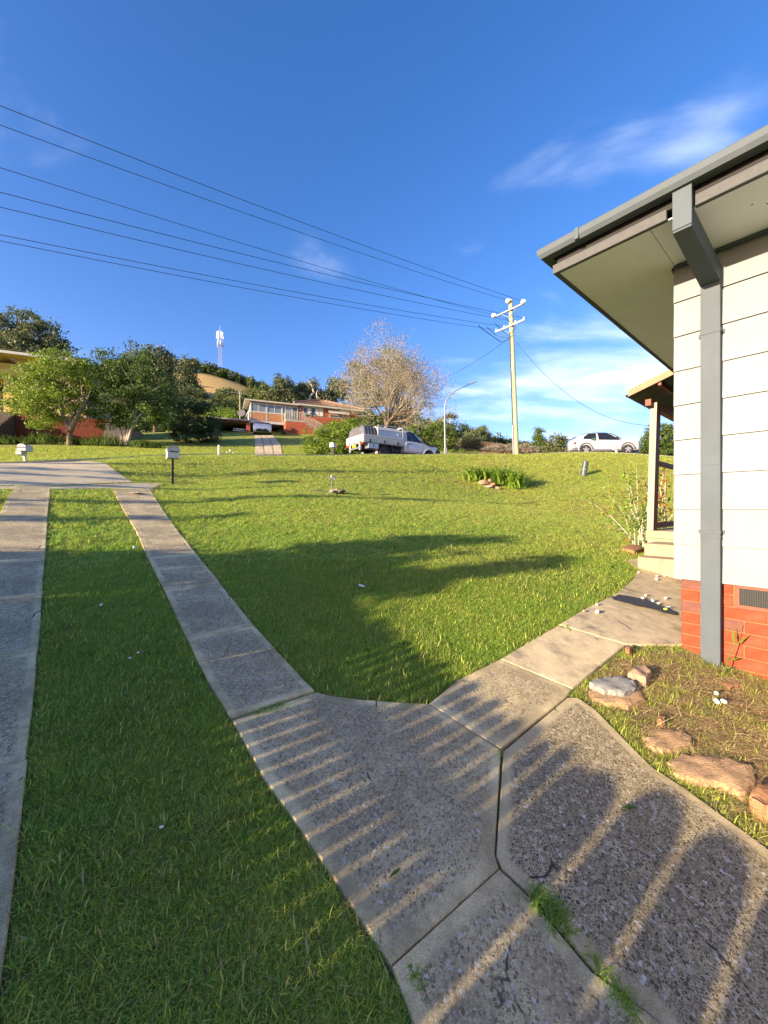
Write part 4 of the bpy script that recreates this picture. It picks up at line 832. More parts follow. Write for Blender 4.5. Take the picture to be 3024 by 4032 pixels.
q = MB(); q.tube([(4.75, -.90, 1.04), (4.40, -.93, 1.10), (4.22, -.92, 1.26), (3.92, -.82, 1.66), (3.88, -.80, 1.92)], .045, 8); q.box((3.9, -.80, 1.98), (.12, .10, .12)); q.bar((4.95, -.86, 1.02), (4.45, -.92, 1.08), .10, .09); q.build('snorkel', M_blk, cb)
q = MB(); q.bb(5.22, 5.52, -.88, .88, .42, .80); q.bar((5.46, -.7, .80), (5.42, -.7, 1.1), .06, .06); q.bar((5.46, .7, .80), (5.42, .7, 1.1), .06, .06); q.bar((5.42, -.73, 1.1), (5.42, .73, 1.1), .06, .06); q.build('bull_bar', M_blk, cb, bevel=.02)
q = MB(); q.bb(5.16, 5.32, -.83, -.55, .84, .98); q.build('headlight', M_clear, cb, bevel=.02)
for sd in (-1, 1): a_ = arch(4.62, .47, .90, cb, M_car, side=sd, wd=.05)
for x in (4.62,): disc(x, .95-.80, .42, .45, M_blk, TR, 'wheel_well'); 
tray = tb('tray', M_tray, (0, 2.7, -.95, .95, .80, .86))
for k_, (z0, z1) in enumerate(((.86, .985), (.99, 1.115), (1.12, 1.235))):
    tb('tray_side', M_tray, (.0, 2.7, -.965, -.93, z0, z1), bevel=.01); tb('tray_side', M_tray, (.0, 2.7, .93, .965, z0, z1), bevel=.01)
tb('tailgate', M_tray, (-.03, .0, -.95, .95, .86, 1.06), (-.03, .0, -.95, .95, 1.065, 1.24), bevel=.01)
for x in (.35, 1.3, 2.2): tb('tray_latch', M_blk, (x, x+.09, -.985, -.965, .82, .99))
for y in (-.65, .0, .55): tb('tray_latch', M_blk, (-.05, -.03, y, y+.06, .82, 1.0))
tb('headboard', M_tray, (2.62, 2.70, -.92, -.84, 1.24, 1.86), (2.62, 2.70, .84, .92, 1.24, 1.86), (2.62, 2.70, -.92, .92, 1.84, 1.90))
cn = tb('canopy_box', M_alu, (.95, 2.58, -.90, .90, 1.24, 1.56), bevel=.012)
q = MB(); q.add([(.95, .05, 1.56), (2.58, .05, 1.56), (2.58, .30, 1.80), (.95, .30, 1.80), (.95, 1.85, 1.56), (2.58, 1.85, 1.56), (2.58, 1.6, 1.80), (.95, 1.6, 1.80)], [(0, 1, 2, 3), (4, 7, 6, 5), (3, 2, 6, 7), (0, 3, 7, 4), (1, 5, 6, 2)]); q.build('canopy_lid', M_tray, cn)
for x in (1.3, 2.25): tb('lid_catch', M_car, (x, x+.06, -.915, -.90, 1.35, 1.47), parent=cn, bevel=.01)
q = MB(); q.bar((.95, .04, 1.26), (.95, .04, 1.82), .05, .05); q.bar((.95, .04, 1.82), (2.62, .04, 1.86), .04, .04); q.build('rack_frame', M_tray, TR)
tb('side_box', M_alu, (.30, .98, -.93, -.45, .50, .79), bevel=.02); tb('side_box_handle', M_gr, (.58, .68, -.945, -.93, .6, .7), bevel=.01)
q = MB(); nx, ny = 14, 12; V = []
for i in range(nx+1):
    for j in range(ny+1):
        a = i/nx; c = j/ny; e = min(a, 1-a, c*1.0, 1-c)*2; h = 1.24+.56*min(1, (e*3.2)**.55)+.02*math.sin(i*2.3+j*1.1)+random.gauss(0, .012)
        V.append((.02+.92*a+.03*math.sin(j*1.7), .08+1.74*c+.03*math.sin(i*2.1), h))
q.add(V, [(i*(ny+1)+j, (i+1)*(ny+1)+j, (i+1)*(ny+1)+j+1, i*(ny+1)+j+1) for i in range(nx) for j in range(ny)]); q.build('tarped_load', M_tarp, TR, smooth=True)
tb('chassis', M_blk, (.1, 5.0, -.5, -.4, .5, .72), (.1, 5.0, .4, .5, .5, .72), (1.3, 1.5, -.7, .7, .36, .5), (2.0, 2.7, -.6, .6, .45, .7)); tb('rear_step', M_alu, (-.06, .06, -.62, .62, .50, .58))
for y in (-.92, .62): tb('tail_lamp', M_red, (-.05, -.01, y, y+.30, .70, .81))
tb('rear_bracket', M_tray, (-.02, .06, -.6, -.46, .42, .79), (-.02, .06, .46, .6, .42, .79)); tb('number_plate', M_yel, (-.055, -.04, -.19, .19, .61, .75))
for y in (-.88, .62): tb('mud_flap', M_tray, (.93, .95, y, y+.26, .28, .52))
tb('mud_guard', M_blk, (.93, 1.0, -.92, -.6, .5, .8), (1.84, 1.92, -.92, -.6, .45, .8), (.95, 1.9, -.92, -.6, .775, .799))
# -- white compact SUV on the crest
SV = empty('compact_suv', (P(2290, 1789, 24.9).x, 24.9, (CY-1791)/F*24.9), R(90-95), 'white compact SUV with black roof and alloy wheels parked on the crest', 'car')
sv = Body([(-.45, .45, .80, .86, .62, .5), (-.33, .30, .96, 1.10, .82, .60), (-.1, .26, 1.0, 1.32, .88, .62), (.35, .24, .99, 1.47, .90, .64), (1.0, .22, .97, 1.53, .90, .65), (1.6, .22, .95, 1.52, .90, .65), (2.1, .22, .94, 1.40, .90, .63), (2.65, .24, .95, 1.08, .90, .66), (2.85, .24, .94, 1.0, .90, .68), (3.35, .24, .88, .94, .88, .66), (3.6, .26, .78, .84, .82, .6), (3.72, .30, .62, .66, .70, .5)])
sb = sv.mesh('body', M_car, SV); sb.location.y = .9
sv.window('side_window', [(.12, .12), (.98, .02), (1.0, .86), (.5, .86), (.2, .5)], M_cglass, sb); sv.window('side_window', [(1.08, .02), (2.42, .02), (2.3, .3), (1.92, .80), (1.7, .88), (1.08, .88)], M_cglass, sb)
sv.deck('windscreen', 2.62, 1.92, glassy('blue_windscreen_glass', (.08, .12, .14), .05), sb, wf=.95); sv.deck('rear_window', -.30, .12, M_cglass, sb, wf=.8)
q = MB()
for x in np.linspace(.0, 2.0, 12):
    zb, zm, zt, w, wt = sv.at(x); [q.v.append((x, g*wt*1.0, zt+.02-.055*abs(g)**3)) for g in (-1, -.8, -.4, 0, .4, .8, 1)]
q.add([], []); q.f += [(i*7+j, i*7+j+1, (i+1)*7+j+1, (i+1)*7+j) for i in range(11) for j in range(6)]; q.mi += [0]*66; q.build('black_roof', M_blk, sb, smooth=True)
for sd in (-1, 1):
    for x in (.28, 2.88): arch(x, .41, .885, sb, M_gr, side=sd, wd=.10)
    q = MB(); q.bb(.7, 2.5, sd*.905-.02, sd*.905+.02, .24, .36); q.build('sill_cladding', M_gr, sb, bevel=.01)
for x in (.28, 2.88):
    disc(x, .9-.84, .39, .385, M_blk, SV, 'wheel_well')
    for y in (-.815, .815): wheel(x, y+.9, .335, .2, SV, 5, M_rim, -1 if y < 0 else 1)
q = MB(); q.bb(3.55, 3.72, -.60, .60, .46, .70); q.build('grille', M_blk, sb, bevel=.03); q = MB(); q.bb(3.42, 3.70, -.80, -.62, .46, .62); q.build('fog_lamp_housing', M_gr, sb, bevel=.03); q = MB(); q.bb(3.60, 3.76, -.75, .75, .26, .42); q.build('front_bumper', M_gr, sb, bevel=.03)
q = MB(); q.bb(3.725, 3.74, -.2, .2, .48, .58); q.build('number_plate', M_car, sb); q = MB(); q.bar((3.30, -.845, .80), (3.58, -.76, .76), .03, .03); q.build('running_light', M_clear, sb)
q = MB(); q.bb(-.42, -.3, -.86, -.62, .72, .86); q.build('tail_lamp', M_red, sb, bevel=.02); q = MB(); q.bb(-.44, -.2, -.86, .86, .30, .52); q.build('rear_bumper', M_gr, sb, bevel=.03)
q = MB(); q.bb(2.08, 2.24, -1.06, -.90, 1.02, 1.14); q.build('wing_mirror', M_blk, sb, bevel=.03); q = MB(); q.bb(1.045, 1.055, -.912, -.905, .36, .96); q.bb(2.2, 2.21, -.912, -.905, .36, .9); q.bb(.55, .56, -.908, -.9, .5, .96); q.build('door_seam', M_gr, sb)
for x in (.85, 1.85): q = MB(); q.bb(x-.2, x-.04, -.925, -.90, .84, .87); q.build('door_handle', M_car, sb, bevel=.008)
q = MB(); q.bb(1.9, 2.16, -.918, -.905, .44, .66); q.build('door_panel', mat('grey_door_panel', (.35, .37, .38), .5, .1), sb)
# -- white hatchback in the carport, rear towards us
def small_car(name, loc, bearing, st, label, paint, roofdark=False):
    c = empty(name, loc, R(90-bearing), label, 'car'); bd = Body(st); o = bd.mesh('body', paint, c)
    return c, bd, o
HB_, hbd, ho = small_car('hatchback', (P(1036, 1712, 38.2).x, 38.0, (CY-1712)/F*38.6), -19, [(0, .35, .72, .80, .70, .5), (.12, .22, .90, .98, .86, .58), (.35, .2, .98, 1.15, .89, .60), (.9, .2, .97, 1.34, .9, .62), (1.7, .2, .95, 1.40, .9, .62), (2.4, .2, .94, 1.25, .9, .6), (3.1, .2, .92, .98, .89, .6), (4.0, .25, .7, .75, .8, .5)], 'white hatchback parked nose-in under the veranda carport', mat('bright_white_paint', (.85, .85, .84), .3, .01, 1, coat=.6))
hbd.deck('rear_window', .16, .75, M_cglass, ho, wf=1.1)
for y in (-.78, .78):
    for x in (.75, 3.35): wheel(x, y, .33, .2, HB_, 5)
    q = MB(); q.bar((.10, y*.98, .80), (.16, y*.62, .86), .10, .14); q.build('tail_lamp', M_red, ho)
q = MB(); q.bb(-.03, .10, -.62, .62, .22, .42); q.bb(-.02, .1, -.4, .4, .40, .52); q.build('rear_diffuser', M_blk, ho, bevel=.02); q = MB(); q.bb(-.04, -.02, -.19, .19, .44, .54); q.build('number_plate', M_clear, ho); q = MB(); q.bb(.0, .06, -.5, .5, .86, .89); q.build('spoiler', M_car, ho, bevel=.01)
CL, cbd, co = small_car('dark_sedan', (P(945, 1711, 41).x, 41.3, (CY-1711)/F*41.3), 155, [(-4.2, .35, .7, .74, .8, .6), (-3.2, .25, .85, .9, .86, .6), (-2.6, .25, .86, 1.3, .86, .6), (-1.8, .25, .86, 1.34, .86, .6), (-1.2, .25, .84, .92, .86, .6), (-.1, .28, .74, .80, .84, .6), (0, .34, .62, .66, .8, .5)], 'dark sedan with chrome grille, nose out of the left-hand carport', mat('dark_car_paint', (.05, .055, .06), .25, .05, coat=.8))
q = MB(); q.bb(-.02, .03, -.55, .55, .50, .66); q.bb(-.02, .06, -.85, .85, .34, .42); q.build('chrome_grille', M_rim, co, bevel=.01)
for y in (-.68, .68): q = MB(); q.lathe((.0, y, .58), [(.09, 0), (.09, .05)], 12, axis=(1, 0, 0)); q.build('headlight', M_clear, co)
for y in (-.75, .75): wheel(-.9, y, .32, .2, CL, 5)
BK, bbd, bo = small_car('blue_sedan', (P(2470, 1800, 29).x, 29, (CY-1812)/F*29), 98, [(0, .35, .75, .8, .8, .6), (.8, .25, .88, 1.0, .85, .6), (1.3, .25, .9, 1.36, .86, .6), (2.3, .25, .9, 1.40, .86, .6), (3.0, .25, .88, .98, .86, .6), (4.2, .3, .72, .76, .8, .5)], 'dark blue sedan mostly hidden beyond the SUV at the crest', mat('dark_blue_car_paint', (.03, .05, .10), .2, .05, coat=1))
bbd.window('side_window', [(1.2, .1), (2.75, .1), (2.3, .8), (1.35, .8)], M_glassb, bo)
for x in (.8, 3.4): wheel(x, -.75, .32, .2, BK, 5)
# ================================================================ poles, wires, lamp, tower
M_pole = mat('green_treated_pole', (.40, .42, .24), .8, .15, 3, .004, 30, stretch=(5, 5, .4), dirt=(.22, .16, .09), dirt_amt=.5)
M_galv = mat('galvanised_steel', (.26, .275, .285), .5, .08, 4, metal=.5); M_porc = mat('white_porcelain', (.82, .82, .80), .2, .03); M_wire = mat('dark_cable', (.03, .035, .045), .6, .1)
PO = empty('power_pole', P(2034, 1796, 22.8)-Vector((0, 0, .3)), 0, 'pale green timber power pole with two crossarms on the crest', 'pole')
bt = PO.location; top = P(2010, 1182, 22.8)-bt
q = MB(); q.tube([(0, 0, 0), top*.5, top], [.165, .145, .125], 14); q.build('shaft', M_pole, PO, auto=50)
q = MB(); q.tube([top.normalized()*.1+Vector((-.20, -.08, 0)), top*.10+Vector((-.195, -.08, 0)), top*.22+Vector((-.18, -.08, 0))], .055, 8); q.build('guard_conduit', M_galv, PO)
q = MB(); q.tube([top*.22+Vector((-.17, -.07, 0)), top*.5+Vector((-.155, -.07, 0)), top*.80+Vector((-.14, -.07, 0))], .028, 6); q.build('riser_cable', M_wire, PO)
for f_ in (.25, .35, .46, .57, .67, .76):
    q = MB(); q.lathe(tuple(top*f_+Vector((-.155, -.07, 0))), [(.04, 0), (.04, .03)], 8); q.build('cable_strap', M_galv, PO)
wd = Vector((-.825, -.565, 0)); ad = Vector((.62, -.785, 0)).normalized()
ua = top*.932; la = top*.835
for nm, c, hl in (('upper', ua, 1.02), ('lower', la, 1.0)):
    c = Vector(c)+ad.cross(Vector((0, 0, 1)))*.0+wd*.17
    q = MB(); q.bar(c-ad*hl, c+ad*hl, .09, .10); a_ = q.build('crossarm', M_galv if nm == 'upper' else mat('pale_timber_crossarm', (.5, .48, .42), .7, .1), PO, bevel=.01)
    q = MB(); q.bar(c-ad*.5-Vector((0, 0, .05)), c-Vector((0, 0, .42)), .03, .02); q.bar(c+ad*.5-Vector((0, 0, .05)), c-Vector((0, 0, .42)), .03, .02); q.build('crossarm_brace', M_galv, a_)
UA_, LA_ = [], []
for f_, cc in ((-1.0, ua), (1.0, ua), (0, top*.982)):
    p = Vector(cc)+ad*f_+wd*(.17 if f_ else .15); e = p+wd*.34; e.z += 0
    q = MB(); q.lathe(tuple(p+Vector((0, 0, .05))), [(.05, 0), (.13, .03), (.13, .07), (.06, .10), (.12, .13), (.12, .17), (.05, .20)], 12, axis=tuple(wd)); q.build('insulator', M_porc, PO, auto=50); UA_.append(e+Vector((0, 0, .05)))
for f_ in (-.95, -.38, .38, .92):
    p = Vector(la)+ad*f_+wd*.17; q = MB(); q.lathe(tuple(p+Vector((0, 0, .05))), [(.035, 0), (.055, .03), (.035, .06), (.055, .09), (.03, .12)], 10); q.build('insulator', M_porc, PO, auto=50); LA_.append(p+Vector((0, 0, .12)))
q = MB()
for a_, b_ in ((LA_[0], -.9), (LA_[1], -.3), (LA_[2], .3)):
    s0 = a_+wd*.9; q.tube([s0, s0+Vector((.1, 0, -.12)), a_+Vector((0, 0, -.35)), Vector(la)+Vector((-.14, -.1, -.75)), Vector(la)+Vector((-.13, -.1, -1.3))], .018, 5)
q.tube([LA_[0]+wd*1.6+Vector((0, 0, -.15)), LA_[0]+wd*1.2+Vector((0, 0, -.3)), LA_[0]+Vector((.3, 0, -.75)), Vector(la)+Vector((-.13, -.1, -.8))], .022, 5)
q.build('jumper_cable', M_wire, PO)
def wire(pts, label, r=.014, grp='overhead lines'):
    q = MB(); c0 = Vector(pts[0]); q.tube([Vector(p)-c0 for p in pts], r, 5); o = q.build('power_line', M_wire, None, smooth=True); o.location = c0; tag(o, label, 'cable', grp); return o
labs = ['third high line down, from the upper crossarm left end', 'second high line, from the pole top insulator', 'topmost overhead line, from the upper crossarm right end']
def lay(start, y0, label, sag=.0013, r=.009):
    t1 = (start.x+1.008*start.y)/(.825+.565*1.008); d1 = start.y-.565*t1; z1 = (CY-y0)/F*d1
    a_ = (z1-start.z-sag*t1*t1)/t1; pts = [(start.x-.825*t, start.y-.565*t, start.z+a_*t+sag*t*t) for t in np.linspace(0, t1+9, 26)]
    return wire(pts, label, r)
names_hv = [(0, 660, 'single overhead line from the left end of the upper crossarm, third from top'), (2, 492, 'overhead line from the pole top insulator, second from top'), (1, 416, 'topmost overhead line, from the right end of the upper crossarm')]
for i, y0, lb in names_hv: lay(bt+UA_[i], y0, lb)
for i, y0, lb in ((3, 757, 'fourth overhead line from top, from the right end of the lower crossarm'), (2, 815, 'fifth overhead line from top, inner right of the lower crossarm'), (1, 924, 'sixth overhead line from top, inner left of the lower crossarm'), (0, 948, 'lowest overhead line, from the left end of the lower crossarm')): lay(bt+LA_[i], y0, lb, r=.009)
def catn(a, b_, sag, n=18): a, b_ = Vector(a), Vector(b_); return [a.lerp(b_, i/n)-Vector((0, 0, 4*sag*(i/n)*(1-i/n))) for i in range(n+1)]
wire(catn(P(2000, 1335, 22.8), P(1668, 1512, 44), .5), 'thin service line running from the power pole left towards the bare tree', .014, 'service lines')
wire(catn(P(2036, 1350, 22.8), P(2760, 1640, 19.5), 2.1), 'thin sagging service line running from the power pole right behind the porch', .012, 'service lines')
# street lamp
SL = empty('street_lamp', P(1754, 1800, 30), 0, 'slim grey street lamp with a curved outreach arm behind the truck', 'street lamp')
q = MB(); pl = [P(1754, 1800, 30), P(1753, 1760, 30), P(1751, 1660, 30), P(1751, 1605, 30), P(1757, 1580, 30), P(1772, 1556, 30), P(1795, 1538, 30), P(1855, 1510, 30)]; q.tube([p-SL.location for p in pl], [.085, .08, .06, .055, .05, .045, .04, .035], 10); q.build('mast', M_galv, SL, smooth=True)
q = MB(); h0 = pl[-1]-SL.location; q.bar(h0+Vector((-.08, 0, -.03)), h0+Vector((.45, 0, .16)), .2, .09); q.build('lamp_head', mat('grey_lamp_housing', (.3, .31, .32), .4, .1), SL, bevel=.05, seg=2)
q = MB(); q.bb(-.12, .12, -.1, .1, -.2, .75); q.build('base_cover', M_galv, SL, bevel=.03)
# communications tower on the hill
TWR = empty('communications_tower', P(866, 1440, 330), 0, 'lattice communications tower with white antenna panels on the hilltop', 'tower')
HT = (1440-1312)/F*330; q = MB()
def tl(i, f_): a = 2.1*i+.4; r = 1.9*(1-f_)+1.0*f_; return Vector((math.cos(a)*r, math.sin(a)*r, f_*HT))
for i in range(3): q.tube([tl(i, 0), tl(i, 1)], .16, 5)
for k_ in range(14):
    for i in range(3): q.tube([tl(i, k_/14), tl((i+1) % 3, (k_+1)/14)], .07, 4); q.tube([tl(i, k_/14), tl((i+1) % 3, k_/14)], .06, 4)
q.build('lattice_mast', mat('tower_steel', (.42, .42, .43), .6, .1), TWR)
M_ant = mat('white_antenna', (.8, .8, .8), .5, .05)
for (zc_, n_, rr_, hh) in ((.98, 6, 2.3, 3.2), (.88, 6, 2.6, 3.0), (.70, 5, 2.0, 3.0), (.62, 3, 2.2, 2.2)):
    for i in range(n_):
        a = i*2*math.pi/n_+.3; q = MB(); q.box((math.cos(a)*rr_, math.sin(a)*rr_, zc_*HT), (.6, .6, hh)); q.build('antenna_panel', M_ant if n_ > 3 else mat('dark_antenna', (.15, .15, .15), .6, .1), TWR)
q = MB(); q.tube([(0, 0, HT), (0, 0, HT+6.5)], .12, 5); q.tube([(-2.3, 0, HT*.55), (-2.3, 0, HT*.95)], .12, 5); q.build('whip_antenna', M_ant, TWR)
# ================================================================ letterboxes, taps and other things on the lawns
def on_ground(px, py, dz=0.): p = unproj(px, py); return Vector((p[0], p[1], g1(p[0], p[1])+dz))
def arch_box(q, w, h, l, z, yr=0):
    pts = [(-w/2, z), (w/2, z), (w/2, z+h-w/2*.7)]+[(math.cos(a)*w/2, z+h-w/2*.7+math.sin(a)*w/2*.7) for a in np.linspace(.25, math.pi-.25, 8)]+[(-w/2, z+h-w/2*.7)]
    q.prism(pts, -l/2, l/2, axis='y')
b1 = on_ground(680, 1909)
LB1 = empty('letterbox', b1, R(35), 'white barrel-topped letterbox on a black post beside the driveway', 'letterbox', 'letterboxes')
sc = b1.y/1500*1.0; hh = (1909-1755)*sc
q = MB(); q.box((0, 0, (hh-.3)/2-.1), (.045, .045, hh-.3+.2)); q.build('post', M_blk, LB1)
q = MB(); arch_box(q, .25, .29, .34, hh-.31); bx = q.build('box', mat('white_letterbox', (.5, .49, .45), .5, .06, 8, dirt=(.4, .38, .3), dirt_amt=.5, dirt_scale=5), LB1, auto=40)
q = MB(); pr_ = [(math.cos(a)*.14, hh-.13+math.sin(a)*.115) for a in np.linspace(0, math.pi, 10)]; pr_ += [(x*.94, z-.006) for x, z in pr_[::-1]]; q.prism(pr_, -.20, .20, axis='y'); q.build('lid', bx.data.materials[0], LB1)
q = MB(); q.bb(-.09, .09, -.186, -.18, hh-.17, hh-.15); q.build('mail_slot', M_blk, bx)
b2_ = on_ground(98, 1820)
LB2 = empty('letterbox', b2_, R(10), 'white arched letterbox with a newspaper tube across the road on the left', 'letterbox', 'letterboxes'); sc = b2_.y/1500; hh = 70*sc
q = MB(); q.bar((.02, 0, -.05), (-.06, 0, hh*.62), .08, .08); q.build('post', M_white, LB2)
q = MB(); arch_box(q, 30*sc, 27*sc, .4, hh-27*sc); q.build('box', M_white, LB2, auto=40); q = MB(); q.bb(-.24, .24, -.215, -.2, hh-15*sc, hh-12*sc); q.build('mail_slot', M_blk, LB2)
q = MB(); q.bb(-22*sc, -2*sc, -.16, .16, hh*.40, hh*.40+14*sc); q.build('newspaper_tube', M_white, LB2, bevel=.01)
b3_ = Vector(P(1311, 1800, 20.6))
LB3 = empty('letterbox', b3_, R(-20), 'small white letterbox on a dark post in front of the hedge by the truck', 'letterbox', 'letterboxes'); sc = b3_.y/1500; hh = 56*sc
q = MB(); q.box((0, 0, hh*.35), (.15, .1, hh*.75)); q.build('post', mat('dark_brick_pier', (.06, .05, .045), .9, .2), LB3); q = MB(); arch_box(q, 19*sc, 18*sc, .35, hh-18*sc); q.build('box', M_white, LB3, auto=40)
q = MB(); q.bb(.0, .12, -.19, -.178, hh-13*sc, hh-8*sc); q.build('mail_slot', M_gr, LB3)
p_ = on_ground(862, 1794); q = MB(); q.box((0, 0, .15), (.07, .07, .5)); o = q.build('marker_post', M_white, None, bevel=.01); o.location = p_; tag(o, 'short white marker post on the far verge left of the driveway', 'post')
p_ = on_ground(905, 1790); ST = empty('water_standpipe', p_, 0, 'low galvanised water standpipe with a white tap on the far verge', 'tap')
q = MB(); q.tube([(-.2, 0, -.05), (-.2, 0, .18), (.0, 0, .18), (.2, 0, .18), (.2, 0, -.05)], .02, 6); q.build('pipe', M_galv, ST); q = MB(); q.box((.02, 0, .26), (.09, .07, .14)); q.build('tap_body', M_white, ST, bevel=.02)
# garden tap with stones
rock_m = [mat('tan_stone', (.36, .24, .15), .9, .35, 16, .012, 60, dirt=(.16, .12, .09), dirt_amt=.6, dirt_scale=6), mat('grey_stone', (.27, .25, .22), .9, .25, 9, .01, 25, dirt=(.15, .13, .1), dirt_amt=.6, dirt_scale=6), mat('orange_sandstone', (.36, .18, .085), .9, .4, 14, .012, 60, dirt=(.28, .15, .08), dirt_amt=.6, dirt_scale=5), mat('dark_stone', (.10, .085, .075), .9, .3, 9, .01, 25)]
def rock(name, loc, size, m_, label, group=None, seed=0, rz=0., flat=None, outline=None, cat='stone'):
    r = random.Random(seed); bm = bmesh.new()
    if outline is None:
        bmesh.ops.create_icosphere(bm, subdivisions=2, radius=1)
        k1 = [Vector((r.uniform(-1, 1), r.uniform(-1, 1), r.uniform(-1, 1))).normalized() for _ in range(9)]
        for v in bm.verts:
            for k_ in k1:
                t_ = v.co.dot(k_)
                if t_ > .68: v.co -= k_*(t_-.68)*.9
            v.co *= 1+r.uniform(-.03, .03); v.co = Vector((v.co.x*size[0]/2, v.co.y*size[1]/2, v.co.z*size[2]/2))
    me = bpy.data.meshes.new(name); bm.to_mesh(me); bm.free(); o = link(name, me, m_); o.location = Vector(loc); o.rotation_euler = (r.uniform(-.1, .1), r.uniform(-.1, .1), rz); tag(o, label, cat, group); return o
p_ = on_ground(1308, 1942)
TP = empty('garden_tap', p_, 0, 'white garden tap on a pipe rising from stones in the lawn', 'tap')
q = MB(); q.tube([(0, 0, -.05), (.0, 0, .34)], .018, 8); q.build('pipe', M_gr, TP); q = MB(); q.tube([(-.06, 0, .36), (.05, 0, .38), (.08, 0, .33)], .028, 8); q.lathe((0, 0, .40), [(.02, 0), (.05, .01), (.05, .03), (.01, .04)], 10); q.build('tap_body', M_galv, TP)
for i, (dx, dy, s_, mi, lb) in enumerate([(.10, -.02, (.26, .22, .16), 0, 'tan stone right of the garden tap'), (.22, -.08, (.26, .2, .13), 3, 'dark flat stone furthest right of the garden tap'), (.02, -.14, (.2, .16, .1), 1, 'grey stone in front of the garden tap'), (.2, .1, (.22, .2, .16), 3, 'dark stone behind the tan one at the garden tap')]): rock('stone', p_+Vector((dx, dy, .04)), s_, rock_m[mi], lb, 'stones round the garden tap', 30+i)
BARE.append((p_.x-.15, p_.y+.1, .42))
# leaning dark green tube
p_ = on_ground(2297, 1874); tp_ = P(2304, 1820, p_.y); q = MB(); L_ = (tp_.z-p_.z)
q.lathe((0, 0, -.1), [(.125, 0), (.125, L_+.1), (.135, L_+.1), (.135, L_+.13), (.10, L_+.13), (.10, L_-.1)], 20); o = q.build('bollard_tube', mat('dark_green_plastic', (.06, .085, .08), .4, .15, 4), None, auto=40); o.location = p_; o.rotation_euler = (0, R(9), 0); tag(o, 'dark green plastic tube leaning on the grass bank', 'tube')
q = MB(); q.lathe((0, 0, L_*.45), [(.127, 0), (.127, .02)], 20); q.build('band', M_galv, o)
p_ = P(2427, 1793, 22.6); p_.z = g1(p_.x, p_.y); q = MB(); q.lathe((0, 0, -.1), [(.07, 0), (.06, .25), (.09, .3), (.02, .34)], 8); q.box((-.13, 0, .22), (.2, .07, .05), (0, .35, 0)); o = q.build('concrete_stub', M_white, None); o.location = p_; tag(o, 'white concrete stub on the crest in front of the SUV front wheel', 'marker')
p_ = P(2342, 1795, 22.7); p_.z = g1(p_.x, p_.y); SK = empty('survey_stake', p_, 0, 'thin stake with a small dark green plate in front of the SUV', 'stake'); q = MB(); q.tube([(0, 0, -.1), (0, 0, .95)], .012, 5); q.build('stake', M_blk, SK); q = MB(); q.box((-.05, 0, .84), (.28, .015, .16), (0, .1, 0)); q.build('plate', mat('green_plate', (.05, .10, .07), .5, .1), SK)
# ================================================================ trees and shrubs
L_lime = leafmat('fresh_green_leaf', (0.085, 0.162, 0.019), (0.285, 0.380, 0.048), .4)
L_mid = leafmat('mid_green_leaf', (0.042, 0.095, 0.019), (0.162, 0.228, 0.042), .35)
L_gum = leafmat('gum_leaf', (0.057, 0.085, 0.038), (0.209, 0.237, 0.104), .3)
L_dark = leafmat('dark_green_leaf', (0.020, 0.048, 0.017), (0.076, 0.119, 0.031), .25)
L_hill = leafmat('hill_leaf', (0.067, 0.104, 0.034), (0.228, 0.247, 0.067), .25)
L_hilld = leafmat('dark_hill_leaf', (0.034, 0.065, 0.025), (0.142, 0.180, 0.053), .25)
L_brown = leafmat('dry_brown_leaf', (.25, .215, .15), (.42, .38, .28), .35)
L_orange = leafmat('autumn_leaf', (.16, .10, .03), (.42, .20, .05), .4)
L_strap = leafmat('strap_leaf', (0.076, 0.171, 0.023), (0.361, 0.513, 0.067), .4)
L_dry = leafmat('seed_stalk', (.35, .25, .13), (.5, .38, .22), .3)
M_bark = mat('grey_brown_bark', (.20, .15, .11), .9, .3, 6, .01, 30, stretch=(1, 1, .3)); M_palebark = mat('pale_gum_bark', (.52, .44, .34), .8, .2, 3, .004, 20, stretch=(1, 1, .3)); M_twig = mat('bare_twig_bark', (.43, .39, .32), .85, .2, 3)
def wnoise(C, f, seed=0):
    r = np.random.default_rng(seed); s = 0
    for i in range(4): k_ = r.normal(0, f, 3); s = s+np.sin(C @ k_+r.uniform(0, 6))
    return s/4
